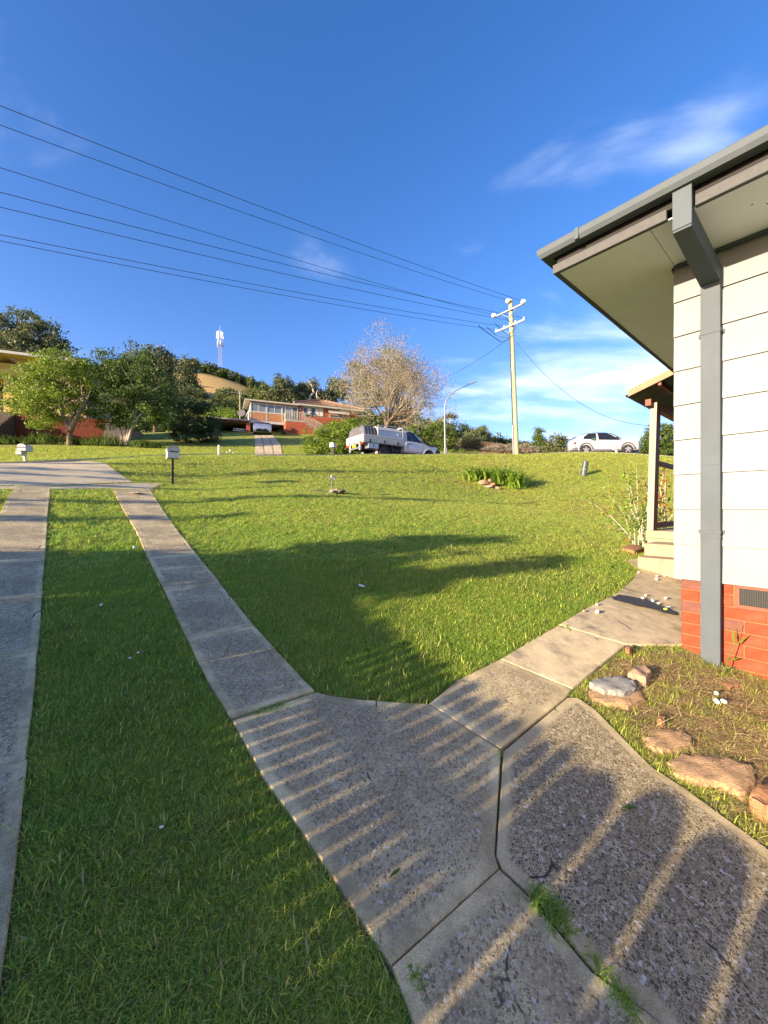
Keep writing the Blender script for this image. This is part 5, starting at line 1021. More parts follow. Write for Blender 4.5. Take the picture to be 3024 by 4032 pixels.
def tree(name, loc, lobes, label, lm, n, ls, cat='tree', trunk=None, bark=None, group=None, cr=.35, nb=26, clump=60, r0=.16, fill=.45, aspect=.5, crown='crown', seed=1, kind=None):
    """lobes: (x, y, z, rx, ry, rz) ellipsoids relative to the base; leaves gather in clumps with gaps between; limbs run from the trunk to the clumps"""
    r = np.random.default_rng(seed); lo = np.array(lobes, float); vol = (lo[:, 3]*lo[:, 4]*lo[:, 5])**.75; w = vol/vol.sum(); nc = max(4, n//clump)
    li = r.choice(len(lo), nc, p=w); d = r.normal(size=(nc, 3)); d /= np.linalg.norm(d, axis=1, keepdims=True); rad_ = (fill+(1-fill)*r.random(nc)**.6)[:, None]
    C = lo[li, :3]+d*lo[li, 3:]*rad_; k = C[:, 2] > .05
    C = C[k]; nc = len(C); per = np.maximum(6, (clump*r.uniform(.4, 1.6, nc)).astype(int)); idx = np.repeat(np.arange(nc), per); sp = (cr*r.uniform(.6, 1.3, nc))[idx][:, None]
    Pn = C[idx]+r.normal(0, .55, (len(idx), 3))*sp*np.array([1, 1, .6]); Pn = Pn[Pn[:, 2] > .0]
    lvv = np.clip(r.random(len(Pn))*.7+.3*r.random(nc)[idx[:len(Pn)]], 0, 1)
    E = empty(name, loc, 0, label, cat, group)
    quads(crown, leaves(Pn, ls, aspect), lm, E, lvv)
    if trunk:
        q = MB()
        for st in trunk:
            pts = [Vector(p) for p in st]; q.tube(pts, [r0*(1-.55*i/(len(pts)-1)) for i in range(len(pts))], 9)
        q.build('trunk', bark or M_bark, E, smooth=True)
        q = MB(); pick = r.choice(nc, min(nb, nc), replace=False)
        for i in pick:
            e = Vector(C[i]); best = min((Vector(st[-1]) for st in trunk), key=lambda p: (p-e).length); st = Vector(best)-Vector((0, 0, r.uniform(0, .25)*(best.z*.3))); mid = st.lerp(e, .5)+Vector((r.normal()*.12, r.normal()*.12, .12))*(e-st).length*.5
            b_ = r0*.42; q.tube([st, st.lerp(mid, .5)+Vector(r.normal(0, .03, 3)), mid, mid.lerp(e, .55)+Vector(r.normal(0, .05, 3)), e], [b_, b_*.8, b_*.6, b_*.4, b_*.15], 5, cap=False)
        q.build('limbs', bark or M_bark, E, smooth=True)
    if kind: E['kind'] = kind
    return E
def px_lobes(base, d, spec, m=1.0):
    """lobes given by where they stand in the world at distance d: (px, py, half width px, half height px, depth offset m)"""
    out = []
    for px, py, hw, hh, dd in spec: p = P(px, py, d+dd)-base; out.append((p.x, p.y, p.z, hw*(d+dd)/F, hw*(d+dd)/F*.9*m, hh*(d+dd)/F))
    return out
b = P(274, 1757, 25.2); b.z -= .05
tree('young_tree', b, px_lobes(b, 25.2, [(150, 1520, 105, 90, 0), (240, 1470, 115, 85, .3), (330, 1500, 85, 85, .6), (90, 1590, 80, 65, -.4), (200, 1590, 120, 70, -.3), (330, 1590, 60, 80, .5), (160, 1650, 60, 45, -.6), (270, 1440, 60, 50, .4)]), 'bright green leafy tree on a single trunk in front of the yellow house', L_lime, 21000, .15, cr=.42, clump=45, r0=.19,
     trunk=[[(0, 0, -.2), (.0, 0, .6), (-.02, 0, 1.25), (-.45, 0, 2.1), (-.7, .1, 2.8)], [(.0, 0, 1.0), (.02, .1, 1.7), (.3, .1, 2.5)], [(0, 0, 1.0), (.25, 0, 1.5), (.75, -.1, 2.3), (1.0, 0, 2.9)]], seed=3)
b = P(492, 1752, 26.5)
tree('multi_stem_tree', b, px_lobes(b, 26.5, [(450, 1460, 75, 80, 0), (400, 1420, 35, 45, 0), (540, 1450, 80, 75, .4), (590, 1540, 80, 90, .5), (470, 1560, 100, 85, 0), (560, 1640, 95, 60, .2), (430, 1640, 70, 50, -.2), (640, 1610, 50, 55, .6)]), 'taller multi-stemmed leafy tree with several pale stems beside the grey fence', L_mid, 21000, .15, cr=.42, clump=45, r0=.10, nb=40,
     trunk=[[(-.1, 0, -.2), (-.35, 0, 1.2), (-.7, 0, 2.6)], [(0, 0, -.2), (-.05, .1, 1.3), (-.15, .1, 3.0)], [(.05, 0, -.2), (.25, 0, 1.2), (.45, .1, 2.9)], [(.1, 0, -.2), (.5, -.1, 1.1), (1.1, 0, 2.2)], [(.15, .1, -.2), (.35, .2, 1.4), (.9, .2, 3.2)]], bark=M_palebark, seed=4)
b = P(120, 1640, 62); 
tree('gum_tree', b, px_lobes(b, 62, [(20, 1290, 60, 60, 0), (90, 1240, 50, 40, 1), (150, 1290, 60, 50, 0), (60, 1350, 90, 45, -1), (190, 1350, 60, 40, 0), (245, 1375, 45, 38, 1), (-60, 1300, 60, 70, 0), (130, 1400, 120, 35, 0), (265, 1410, 28, 30, 0)]), 'big dark gum tree rising behind the yellow house', L_gum, 15000, .42, cr=1.0, clump=60, trunk=[[(0, 0, 0), (.5, 0, 7), (0, 0, 11)], [(0, 0, 3), (-2, 0, 8), (-3, 0, 12)], [(0, 0, 4), (2.5, 0, 8), (4, 0, 10)]], r0=.5, bark=M_palebark, fill=.2, seed=5)
b = P(610, 1735, 42)
tree('tall_tree', b, px_lobes(b, 42, [(570, 1400, 55, 45, 0), (620, 1430, 60, 60, 0), (660, 1500, 35, 70, 0), (600, 1500, 70, 70, 0), (530, 1420, 30, 40, 0), (640, 1600, 50, 60, 0), (560, 1580, 60, 60, 0), (668, 1560, 22, 50, 0)]), 'tall olive green tree behind the multi-stemmed one', L_gum, 14000, .26, cr=.6, clump=60, trunk=[[(0, 0, 0), (.2, 0, 3), (0, 0, 5.5)]], r0=.3, seed=6)
b = P(770, 1742, 31)
tree('round_bush', b, px_lobes(b, 31, [(770, 1650, 95, 75, 0), (715, 1690, 60, 60, 0), (825, 1690, 60, 62, 0), (770, 1715, 92, 40, -.3), (745, 1600, 55, 35, 0), (810, 1610, 50, 38, 0)]), 'dense dark rounded bush left of the carport', L_dark, 17000, .12, 'bush', cr=.3, clump=45, seed=7, crown='foliage')
b = P(850, 1728, 30.5); tree('small_shrub', b, [(0, 0, .4, .3, .25, .5)], 'thin reddish dry shrub at the right edge of the dark round bush', L_brown, 500, .07, 'shrub', cr=.15, clump=20, seed=77, crown='foliage')
# garden bed of strappy plants before the brick wall
def strappy(name, loc, n, ln, wd_, label, lm=L_strap, cat='plant', group=None, seed=0, spread=.12, lean=1.0, stalks=0, sl=1.0):
    E = empty(name, loc, 0, label, cat, group); r = np.random.default_rng(seed); V = []; lv_ = []
    for _ in range(n):
        a = r.uniform(0, 6.283); d = np.array([math.cos(a), math.sin(a)]); s = np.array([-d[1], d[0]]); p = r.normal(0, spread, 2); l = ln*r.uniform(.6, 1.15); le = lean*r.uniform(.25, 1.2); pts = []; lvx = r.random()
        for k in range(6): f = k/5; ho = l*(.18*f+.62*le*f*f); z = l*(f-.55*le*f*f*f)*.95; pts.append((p+d*ho, z, wd_*(.35+1.3*f*(1-f)*1.6)*(1-f**4)*.5+.001))
        for k in range(5):
            (a0, z0, w0), (a1, z1, w1) = pts[k], pts[k+1]; V.append([(*(a0-s*w0), z0-.02), (*(a0+s*w0), z0-.02), (*(a1+s*w1), z1-.02), (*(a1-s*w1), z1-.02)]); lv_.append(lvx)
    quads('leaves', np.array(V), lm, E, np.array(lv_))
    if stalks:
        q = MB()
        for _ in range(stalks):
            a = r.uniform(0, 6.283); p = r.normal(0, spread, 2); h = sl*r.uniform(.6, 1.1); t_ = (p[0]+math.cos(a)*h*.15, p[1]+math.sin(a)*h*.15, h); q.tube([(p[0], p[1], 0), (p[0]+math.cos(a)*h*.04, p[1]+math.sin(a)*h*.04, h*.5), t_], [.006, .005, .003], 4)
            for _ in range(9): d = rand_unit(1)[0]*.06; q.tube([t_, (t_[0]+d[0], t_[1]+d[1], t_[2]+abs(d[2]))], [.002, .005], 3)
        q.build('seed_stalks', L_dry, E)
    return E
sp_lab = ['at the left end of the bed', 'second from the left in the bed', 'left of the single-trunk tree', 'just right of the single-trunk tree', 'between the two young trees', 'largest clump, left of the grey fence', 'in front of the grey fence', 'right of the multi-stemmed tree', 'at the right end of the bed']
for i, (px, py, w_, h_) in enumerate([(45, 1752, 60, 36), (115, 1752, 45, 30), (190, 1750, 80, 50), (300, 1748, 50, 30), (355, 1750, 60, 36), (430, 1762, 75, 44), (400, 1745, 50, 26), (560, 1757, 55, 34), (600, 1752, 50, 30)]):
    p_ = P(px, py, 25.6+.01*i); p_.z = min(g1(p_.x, p_.y)+.05, p_.z+.2); strappy('strappy_plant', p_, 170, h_*25/F*1.35, .05, 'dark green strappy clump '+sp_lab[i], L_mid, 'plant', 'strappy plants along the brick wall', 40+i, spread=w_*25/F*.28)
# the large bare tree: recursive limbs and twigs
def bare_tree(loc, H_, label, seed=2):
    E = empty('bare_tree', loc, 0, label, 'tree'); r = random.Random(seed); q = MB(); tw_ = MB(); tips = []
    def grow(p, d, l, rad_, lvl):
        pts = [p]; rr_ = [rad_]; n_ = 3 if lvl < 4 else 2
        for i in range(n_):
            d = (d+Vector((r.gauss(0, .14), r.gauss(0, .14), r.gauss(.05 if lvl > 1 else 0, .10)))).normalized(); p = p+d*l/n_; pts.append(p); rr_.append(rad_*(1-.38*(i+1)/n_))
        (q if lvl < 3 else tw_).tube(pts, rr_, 7 if lvl < 2 else (5 if lvl < 4 else 3), cap=False)
        if lvl >= 6: tips.append(p); return
        for i in range({0: 11, 1: 5, 2: 4, 3: 3, 4: 3, 5: 3}[lvl]):
            j = r.randint(1, n_) if lvl else n_; st = pts[j]; a = r.uniform(0, 6.283) if lvl else i*2.4; sp_ = r.uniform(.3, .9) if lvl else (.15+1.35*(i+.5)/11); o = d.orthogonal().normalized(); o2 = d.cross(o); nd = (d*math.cos(sp_)+(o*math.cos(a)+o2*math.sin(a))*math.sin(sp_)+Vector((0, 0, .11))).normalized()
            grow(st, nd, l*r.uniform(.62, .86) if lvl else l*(1.75-.25*(i/11)), rr_[j]*(.58 if lvl else .42), lvl+1)
    grow(Vector((0, 0, -.3)), Vector((0, 0, 1)), 1.65*H_/10, .30*H_/10, 0)
    q.build('limbs', M_bark, E, smooth=True); tw_.build('twigs', M_twig, E)['kind'] = 'stuff'
    T = np.array([tuple(t_) for t_ in tips]); T = T[rng.random(len(T)) < .8]; T = np.repeat(T, 9, axis=0)+rng.normal(0, .18, (len(T)*9, 3)); quads('dry_leaves', leaves(T, .11, .55, droop=.3), L_brown, E)
    return E, T
BT_ = P(1505, 1716, 40); _e, T_ = bare_tree(BT_, 11.0, 'large leafless tree with a wide crown of pale twigs behind the truck')
print('bare extents', T_.min(0), T_.max(0))
b = P(1520, 1705, 52)
tree('evergreen_tree', b, px_lobes(b, 52, [(1420, 1480, 60, 50, 0), (1540, 1430, 70, 60, 0), (1600, 1480, 55, 50, 0), (1480, 1540, 90, 70, 0), (1600, 1600, 60, 60, 0), (1400, 1600, 60, 50, 0), (1350, 1530, 35, 45, 0), (1560, 1660, 90, 40, 0)]), 'dark evergreen tree showing through the bare tree', L_gum, 12000, .33, cr=.8, clump=50, trunk=[[(0, 0, 0), (0, 0, 4)]], r0=.35, fill=.2, seed=8)
for i, (px, py, d_, sp_, lab, lm_, n_, pale) in enumerate([
    (1130, 1640, 88, [(1120, 1530, 40, 45, 0), (1105, 1495, 22, 22, 0), (1090, 1560, 35, 40, 0), (1130, 1580, 40, 40, 0)], 'leafy gum tree just left of the tiled roof ridge', L_gum, 7000, 1),
    (1230, 1640, 92, [(1170, 1540, 40, 35, 0), (1230, 1530, 45, 32, 0), (1270, 1560, 32, 36, 0), (1200, 1580, 60, 35, 0), (1270, 1590, 25, 28, 0)], 'wide gum tree with a pale bare limb above the tiled roof', L_gum, 9000, 1),
    (1312, 1640, 95, [(1318, 1520, 26, 32, 0), (1305, 1560, 22, 35, 0), (1345, 1540, 25, 40, 0)], 'narrow gum tree left of the bare tree', L_gum, 5000, 0),
    (735, 1640, 150, [(735, 1450, 38, 45, 0), (770, 1430, 18, 16, 0), (710, 1500, 30, 45, 0), (745, 1520, 35, 45, 0)], 'tall pale gum tree on the left shoulder of the hill', L_gum, 6000, 1),
    (680, 1620, 160, [(680, 1480, 28, 35, 0), (690, 1530, 35, 45, 0), (672, 1560, 30, 40, 0)], 'rounded gum tree on the hill behind the tall olive tree', L_gum, 4500, 0)]):
    b = P(px, py, d_); s_ = d_/F
    tr = tree('gum_tree', b, px_lobes(b, d_, sp_), lab, lm_, n_, .0052*d_, cr=.011*d_, clump=45, trunk=[[(0, 0, 0), (.3, 0, 30*s_), (0, 0, 75*s_)], [(0, 0, 20*s_), (-15*s_, 0, 60*s_), (-30*s_, 0, 95*s_)]], r0=.006*d_, bark=M_palebark, fill=.15, seed=60+i, nb=14)
q = MB(); b = P(1262, 1620, 90); s_ = 90/F
q.tube([P(1215, 1612, 90)-b, P(1218, 1580, 90)-b, P(1222, 1560, 90)-b, P(1236, 1545, 90)-b, P(1228, 1520, 90)-b, P(1215, 1498, 90)-b], [.42, .36, .30, .25, .18, .05], 7); q.tube([P(1218, 1580, 90)-b, P(1200, 1562, 90)-b, P(1190, 1545, 90)-b], [.28, .2, .1], 6); q.tube([P(1250, 1570, 89)-b, P(1246, 1550, 89)-b, P(1250, 1535, 89)-b], [.2, .15, .05], 6); o = q.build('dead_limb', M_palebark, None, smooth=True); o.location = b; tag(o, 'bare pale dead tree limb standing up before the wide gum tree', 'dead tree')
# hedge and shrubs round the house drive, truck and crest
def bush(px, py, d_, spec, label, lm_, n_, ls_, cr_=.22, seed=0, cat='bush', name='bush', group=None, **k): b = P(px, py, d_); return tree(name, b, px_lobes(b, d_, spec), label, lm_, n_, ls_, cat, cr=cr_, clump=40, seed=seed, crown='foliage', group=group, **k)
bush(1310, 1803, 25.2, [(1260, 1750, 55, 55, 0), (1330, 1735, 70, 65, 0), (1380, 1725, 55, 60, .3), (1420, 1760, 50, 50, .5), (1290, 1780, 75, 35, -.3), (1370, 1785, 60, 35, 0), (1225, 1760, 28, 40, 0)], 'broad glossy green hedge bush behind the letterbox, left of the truck', L_lime, 16000, .13, .3, 11)
bush(1345, 1700, 31, [(1340, 1690, 60, 35, 0), (1290, 1695, 30, 30, 0), (1390, 1690, 40, 38, 0)], 'green shrub below the brick house awning', L_lime, 6000, .14, .3, 12)
bush(1230, 1655, 42, [(1225, 1645, 32, 20, -1.6), (1250, 1658, 20, 18, -1.6)], 'small dark clipped shrub behind the stair railing', L_dark, 3000, .10, .15, 13)
bush(1100, 1712, 38.3, [(1105, 1702, 12, 14, 0), (1118, 1705, 12, 10, 0)], 'small dark shrub beside the carport at the landing wall', L_dark, 900, .09, .15, 14)
bush(1205, 1710, 38.4, [(1203, 1700, 10, 12, 0)], 'tiny yellow-green shrub against the landing bricks', L_lime, 500, .08, .12, 15)
bush(1660, 1790, 34, [(1650, 1720, 50, 50, 0), (1720, 1715, 45, 55, 0), (1770, 1730, 30, 45, 0), (1700, 1770, 80, 30, 0)], 'dark leafy bushes behind the truck bonnet', L_mid, 12000, .17, .4, 16)
bush(1860, 1770, 37, [(1855, 1735, 38, 40, 0), (1880, 1760, 25, 25, 0), (1840, 1770, 22, 18, 0)], 'twiggy olive shrub on the dry bank right of the street lamp', L_gum, 6000, .13, .35, 17)
bush(1955, 1785, 36, [(1950, 1765, 40, 18, 0), (2000, 1770, 35, 16, 0), (1910, 1772, 30, 14, 0)], 'low brown dry scrub left of the power pole', L_brown, 5000, .10, .3, 18)
bush(2060, 1790, 36, [(2065, 1768, 30, 20, 0), (2100, 1775, 28, 15, 0)], 'low brown dry scrub right of the power pole', L_brown, 3500, .10, .3, 19)
bush(2120, 1795, 40, [(2120, 1740, 24, 30, 0), (2122, 1705, 12, 20, 0), (2100, 1765, 26, 26, 0), (2150, 1765, 24, 26, 0)], 'feathery tree with a pointed top right of the power pole', L_mid, 6000, .16, .35, 20, 'tree', 'small_tree')
bush(2195, 1798, 39, [(2190, 1745, 36, 34, 0), (2215, 1760, 28, 34, 0), (2165, 1770, 30, 28, 0), (2235, 1765, 22, 28, 0), (2195, 1785, 50, 22, 0)], 'bushy green small tree left of the SUV', L_gum, 9000, .17, .35, 21, 'tree', 'small_tree')
bush(2610, 1800, 27, [(2600, 1730, 60, 68, 0), (2560, 1755, 42, 45, 0), (2660, 1720, 50, 60, 0), (2600, 1790, 70, 25, 0)], 'rounded leafy bush on the crest seen through the porch', L_mid, 13000, .13, .3, 22)
bush(1790, 1785, 33, [(1790, 1780, 40, 9, 0), (1850, 1785, 40, 8, 0), (1920, 1790, 40, 7, 0)], 'low green scrub strip at the foot of the street lamp', L_lime, 3000, .10, .2, 23)
for i, (px, py, d_, hw_, hh_) in enumerate([(1930, 1740, 70, 55, 22), (1990, 1750, 72, 45, 20), (2045, 1757, 75, 40, 18), (1880, 1715, 90, 50, 28), (1800, 1700, 85, 55, 36), (1735, 1690, 80, 45, 40), (2290, 1790, 60, 50, 20), (2020, 1770, 60, 60, 15)]):
    bush(px, py+hh_, d_, [(px, py, hw_, hh_, 0), (px-hw_*.5, py+hh_*.3, hw_*.5, hh_*.7, 0), (px+hw_*.5, py+hh_*.25, hw_*.5, hh_*.6, 0)], ['rounded scrub on the ridge left of the power pole', 'ridge scrub just left of the power pole', 'ridge scrub behind the power pole', 'wooded knoll above the dry bank', 'tall scrub behind the street lamp', 'tall scrub behind the truck cab', 'far low scrub behind the SUV tail', 'low scrub line at the pole foot'][i], L_hill if i % 2 else L_hilld, 4200, .0042*d_, .010*d_, 80+i, group='scrub along the ridge')
for i, (px, py, h_, lab) in enumerate([(1770, 1640, 55, 'thin wispy gum on the skyline by the street lamp'), (1900, 1690, 35, 'open-crowned gum on the skyline left of the power pole')]):
    b = P(px, py+h_, 100); tree('skyline_gum', b, px_lobes(b, 100, [(px, py-5, h_*.3, h_*.16, 0), (px+h_*.3, py+2, h_*.25, h_*.13, 0), (px-h_*.3, py+8, h_*.2, h_*.12, 0)]), lab, L_gum, 800, .4, cr=.7, clump=30, trunk=[[(0, 0, 0), (.3, 0, h_*.4*100/F), (0, 0, h_*.8*100/F)]], r0=.18, bark=M_palebark, seed=90+i, nb=10)
# green slope behind the brick house, left: large near clumps
for i, (px, py, d_, hw_, hh_, lm_) in enumerate([(720, 1600, 75, 60, 40, L_hill), (800, 1610, 70, 60, 35, L_hill), (880, 1600, 78, 50, 35, L_hill), (700, 1560, 110, 40, 30, L_hill), (760, 1560, 110, 50, 26, L_hilld), (930, 1600, 95, 45, 40, L_hill), (860, 1640, 60, 60, 40, L_lime), (905, 1560, 130, 45, 22, L_hilld), (990, 1560, 120, 45, 25, L_hill), (1050, 1570, 115, 40, 28, L_hill), (920, 1650, 52, 35, 30, L_lime), (650, 1650, 48, 60, 40, L_mid)]):
    bush(px, py+hh_, d_, [(px, py, hw_, hh_, 0), (px-hw_*.6, py+hh_*.4, hw_*.5, hh_*.7, 0), (px+hw_*.6, py+hh_*.3, hw_*.5, hh_*.7, 0)], ['far left bright scrub behind the dark round bush', 'bright scrub above the dark round bush', 'bright scrub left of the veranda roof', 'scrub below the left end of the golden meadow', 'dark scrub line under the golden meadow', 'scrub behind the veranda roof left corner', 'lime scrub behind the left carport roof', 'dark scrub below the middle of the meadow', 'scrub above the veranda roof middle', 'scrub above the veranda roof right end', 'lime scrub by the satellite dish', 'mid-green trees between the tall olive tree and dark bush'][i], lm_, 5200, .0040*d_, .010*d_, 100+i, group='scrub on the slope behind the brick house')
# the wooded hill: read as one mass
def wood(name, n, region, lm_, seed, label, hs=(5, 8)):
    r = np.random.default_rng(seed); cs = []
    while len(cs) < n:
        x = r.uniform(*region[0]); y = r.uniform(*region[1])
        gm_ = math.exp(-((x+104+(y-255)*.35)/46)**2-((y-260)/29)**2*1.2)
        if gm_ > .27: continue
        cs.append((x, y, r.uniform(*hs)))
    cs = np.array(cs); z = gz(cs[:, 0], cs[:, 1]); V = []; lv_ = []
    for (x, y, h), zz_ in zip(cs, z):
        m_ = 190; d = r.normal(size=(m_, 3)); d /= np.linalg.norm(d, axis=1, keepdims=True); cc = np.array([x, y, zz_+h*.55]); nb_ = r.integers(2, 5); sub = r.normal(0, .33, (nb_, 3))*h*np.array([.55, .55, .4]); si = r.integers(0, nb_, m_)
        V.append(cc+sub[si]+d*np.array([h*.33, h*.33, h*.36])*(.7+.35*r.random((m_, 1)))); lv_.append(np.clip(r.random(m_)*.55+r.random()*.5, 0, 1))
    V = np.concatenate(V); k = V[:, 2] > -50; o = quads(name, leaves(V, 1.25, .8), lm_, None, np.concatenate(lv_)); o['kind'] = 'stuff'; return o
wood('hill_forest', 420, ((-320, 20), (190, 345)), L_hill, 1, ''); wood('hill_forest_dark', 520, ((-200, 45), (235, 350)), L_hilld, 2, '', (5.5, 9)); wood('lower_scrub', 260, ((-120, 30), (105, 235)), L_hill, 3, '', (4, 7)); wood('knoll_scrub', 130, ((-20, 75), (130, 235)), L_hilld, 4, '', (5, 8))
# ---------------------------------------------------------------- what stands out of frame to the left and behind, and throws the long shadows
def UVp(u, v, dz=0.): p = u*U2+v*V2; return Vector((p[0], p[1], g1(p[0], p[1])+dz))
FN = empty('low_picket_fence', UVp(0, -2.0), 0, 'low timber paling fence running beside the driveway, left of the camera', 'fence')
M_fen = mat('timber_paling', (.35, .28, .2), .8, .2, 4)
def fb(u0, u1, dv, z0, z1, name, th=.018):
    a = UVp(u0, -2.0+dv)-FN.location; c = UVp(u1, -2.0+dv)-FN.location; q = MB(); q.bar(a+Vector((0, 0, (z0+z1)/2)), c+Vector((0, 0, (z0+z1)/2)), th, z1-z0); return q.build(name, M_fen, FN)
def picket(u0, u1, z1, name='paling'):
    """paling with a rounded top"""
    a = UVp(u0, -2.0)-FN.location; c = UVp(u1, -2.0)-FN.location; w = (u1-u0); n_ = 8; pr = [(0, -.1), (1, -.1)]+[(.5+.5*math.cos(t), z1-w*.45+math.sin(t)*w*.45) for t in np.linspace(0, math.pi, n_)]
    nv = Vector((V2[0], V2[1], 0))*.009; vs = [a.lerp(c, p[0])+Vector((0, 0, p[1]))+nv for p in pr]+[a.lerp(c, p[0])+Vector((0, 0, p[1]))-nv for p in pr]; k = len(pr)
    q = MB(); q.add(vs, [tuple(range(k)), tuple(reversed(range(k, 2*k)))]+[(i, (i+1) % k, k+(i+1) % k, k+i) for i in range(k)]); q.build(name, M_fen, FN)
u_ = .86
while u_ < 3.6: picket(u_, u_+.0745, .90+random.uniform(-.02, .02)); u_ += .083
u_ = -1.6
while u_ < .80: picket(u_, u_+.1855, .93+random.uniform(-.03, .03)); u_ += .2
for a0, a1 in ((.8, 1.7), (1.7, 2.6), (2.6, 3.6)): fb(a0, a1, .03, .65, .72, 'top_rail', .03); fb(a0, a1, .03, .12, .535, 'streak_stop_rail', .03)
for a0, a1 in ((-1.6, -.6), (-.6, .8)): fb(a0, a1, .03, .12, .66, 'streak_stop_rail', .03)  # lower boards made deep, added to block the low streaks of light
b = UVp(4.0, -5.0); du = Vector((U2[0], U2[1], 0))
def uvl(u, z, ru, rz, rv_=.5): p = du*(u-4.0); return (p.x, p.y, z, ru*.8, ru*.8, rz)
tree('side_bush', b, [uvl(4.9, .7, .72, .9), uvl(4.3, 1.0, .6, 1.0), uvl(3.6, .8, .65, 1.0), uvl(3.0, .7, .5, .85), uvl(2.6, .5, .45, .8), uvl(4.25, 1.75, .42, .80), uvl(4.2, 2.1, .3, .5), uvl(3.08, 1.6, .32, .70), uvl(3.08, 1.9, .24, .45), uvl(3.65, 1.55, .45, .55), uvl(4.75, 1.35, .42, .5), uvl(5.2, .6, .42, .75)], 'leafy bush standing beside the neighbouring fence, left of the camera', L_mid, 30000, .10, 'bush', cr=.16, clump=45, seed=31, crown='foliage', fill=.0)
for i, (u_, H_, w_) in enumerate([(8.1, 4.8, .46), (12.1, 5.9, .46), (9.75, 2.9, .32), (11.0, 2.3, .2), (13.6, 3.4, .35), (6.85, 2.6, .26)]):
    b = UVp(u_, -9.0); tree('narrow_cypress', b, [(0, 0, H_*f_, w_*(1.15-f_*.75), w_*(1.15-f_*.75), H_*.16) for f_ in np.linspace(.1, .9, 7)], 'narrow dark cypress in the row beyond the left edge of the picture, number '+['third', 'fifth', 'fourth', 'sixth', 'seventh', 'second'][i] if False else ['cypress third from the camera end of the row left of the picture', 'tallest cypress of the row left of the picture', 'short cypress right before the tallest one left of the picture', 'shortest cypress of the row left of the picture', 'farthest cypress of the row left of the picture', 'nearest cypress of the row left of the picture'][i], L_dark, 3000, .09, cr=.1, clump=30, seed=50+i, fill=.0, group='cypresses left of the picture', trunk=[[(0, 0, 0), (0, 0, H_*.5), (0, 0, H_*.8)]], r0=.07, nb=6)
# ================================================================ garden bed, stones, flax clump, litter, weeds
p_ = on_ground(1965, 1912)
for i, (dx, dy, s_, mi, lb) in enumerate([(-.62, -.05, (.50, .35, .30), 0, 'largest tan stone at the left of the flax clump'), (-.30, -.18, (.42, .3, .24), 2, 'orange-tan stone in the middle under the flax clump'), (-.55, -.42, (.45, .28, .16), 1, 'low grey stone in front of the flax clump'), (-.18, -.45, (.34, .24, .14), 0, 'small tan stone at the front of the flax clump'), (-.35, .15, (.4, .3, .34), 0, 'upright stone half hidden in the flax clump')]): 
    q_ = p_+Vector((dx, dy, 0)); q_.z = g1(q_.x, q_.y)+s_[2]*.25; rock('stone', q_, s_, rock_m[mi], lb, 'stones at the flax clump', 10+i, rz=i)
sp3 = [(-.05, .15, .95, .75), (.6, -.2, .9, .85), (.25, .5, .9, .7), (-.95, .3, .6, .65), (-.35, .5, .8, .6)]
lb3 = ['middle clump of bright flax with dry seed stalks', 'right-hand front clump of bright flax leaves', 'rear right clump of flax with tall dry stalks', 'left-hand clump of flax beside the largest stone', 'rear left clump of flax with dry stalks']
for i, (dx, dy, s_, h_) in enumerate(sp3):
    q_ = p_+Vector((dx, dy, 0)); q_.z = g1(q_.x, q_.y); strappy('flax_clump', q_, 190, h_*1.25, .065, lb3[i], L_strap, 'plant', 'flax clumps on the bank', 70+i, spread=.16, lean=1.1, stalks=5 if i in (0, 2, 4) else 0, sl=1.15)
BARE.append((p_.x-.3, p_.y-.15, .65)); BARE.append((p_.x+.1, p_.y+.3, .5))
def stone_px(pts, h, m_, label, lift=0., seed=0, top=None, group='flat edging stones along the garden bed'):
    r = random.Random(seed); W = [unproj(*p) for p in pts]; c = sum(W)/len(W); cz = g1(*c); n = len(W)
    fine = []
    for i in range(n):
        a_, c_ = W[i], W[(i+1) % n]
        for k in range(5): fine.append(a_+(c_-a_)*k/5+np.array([r.gauss(0, .004), r.gauss(0, .004)]))
    me = bpy.data.meshes.new('edging_stone'); vs = []; k = len(fine)
    for s_, dz in ((1.02, -.05), (1.03, h*.35), (1.0, h*.85), (.95, h)):
        for w in fine: q_ = c+(w-c)*s_+np.array([r.gauss(0, .003), r.gauss(0, .003)]); vs.append((q_[0]-c[0], q_[1]-c[1], g1(*q_)*.6+cz*.4-cz+dz+lift+r.gauss(0, .003)))
    fa = np.array(fine); sm_ = fa.copy()
    for _ in range(6): sm_ = (np.roll(sm_, 1, 0)+np.roll(sm_, -1, 0)+sm_)/3
    for ring_s in (.80, .55, .28):
        for w in c+(sm_-c)*ring_s:
            bump_ = .006*math.sin(w[0]*41+w[1]*17)+.005*math.sin(w[1]*63-w[0]*29); vs.append((w[0]-c[0]+r.gauss(0, .002), w[1]-c[1]+r.gauss(0, .002), h+lift+.006+bump_*min(1, h/.05)+(g1(*w)-cz)*.6))
    fs = [(a*k+i, a*k+(i+1) % k, (a+1)*k+(i+1) % k, (a+1)*k+i) for a in range(6) for i in range(k)]+[tuple(range(6*k, 7*k))]
    me.from_pydata(vs, [], fs); bm = bmesh.new(); bm.from_mesh(me); bmesh.ops.recalc_face_normals(bm, faces=bm.faces); bm.to_mesh(me); bm.free(); me.polygons.foreach_set('use_smooth', [True]*len(me.polygons)); me.set_sharp_from_angle(angle=R(35))
    o = link('edging_stone', me, m_); o.location = (c[0], c[1], cz); tag(o, label, 'stone', group); STONEX.append([tuple(w) for w in fine]); return o
STONEX = []
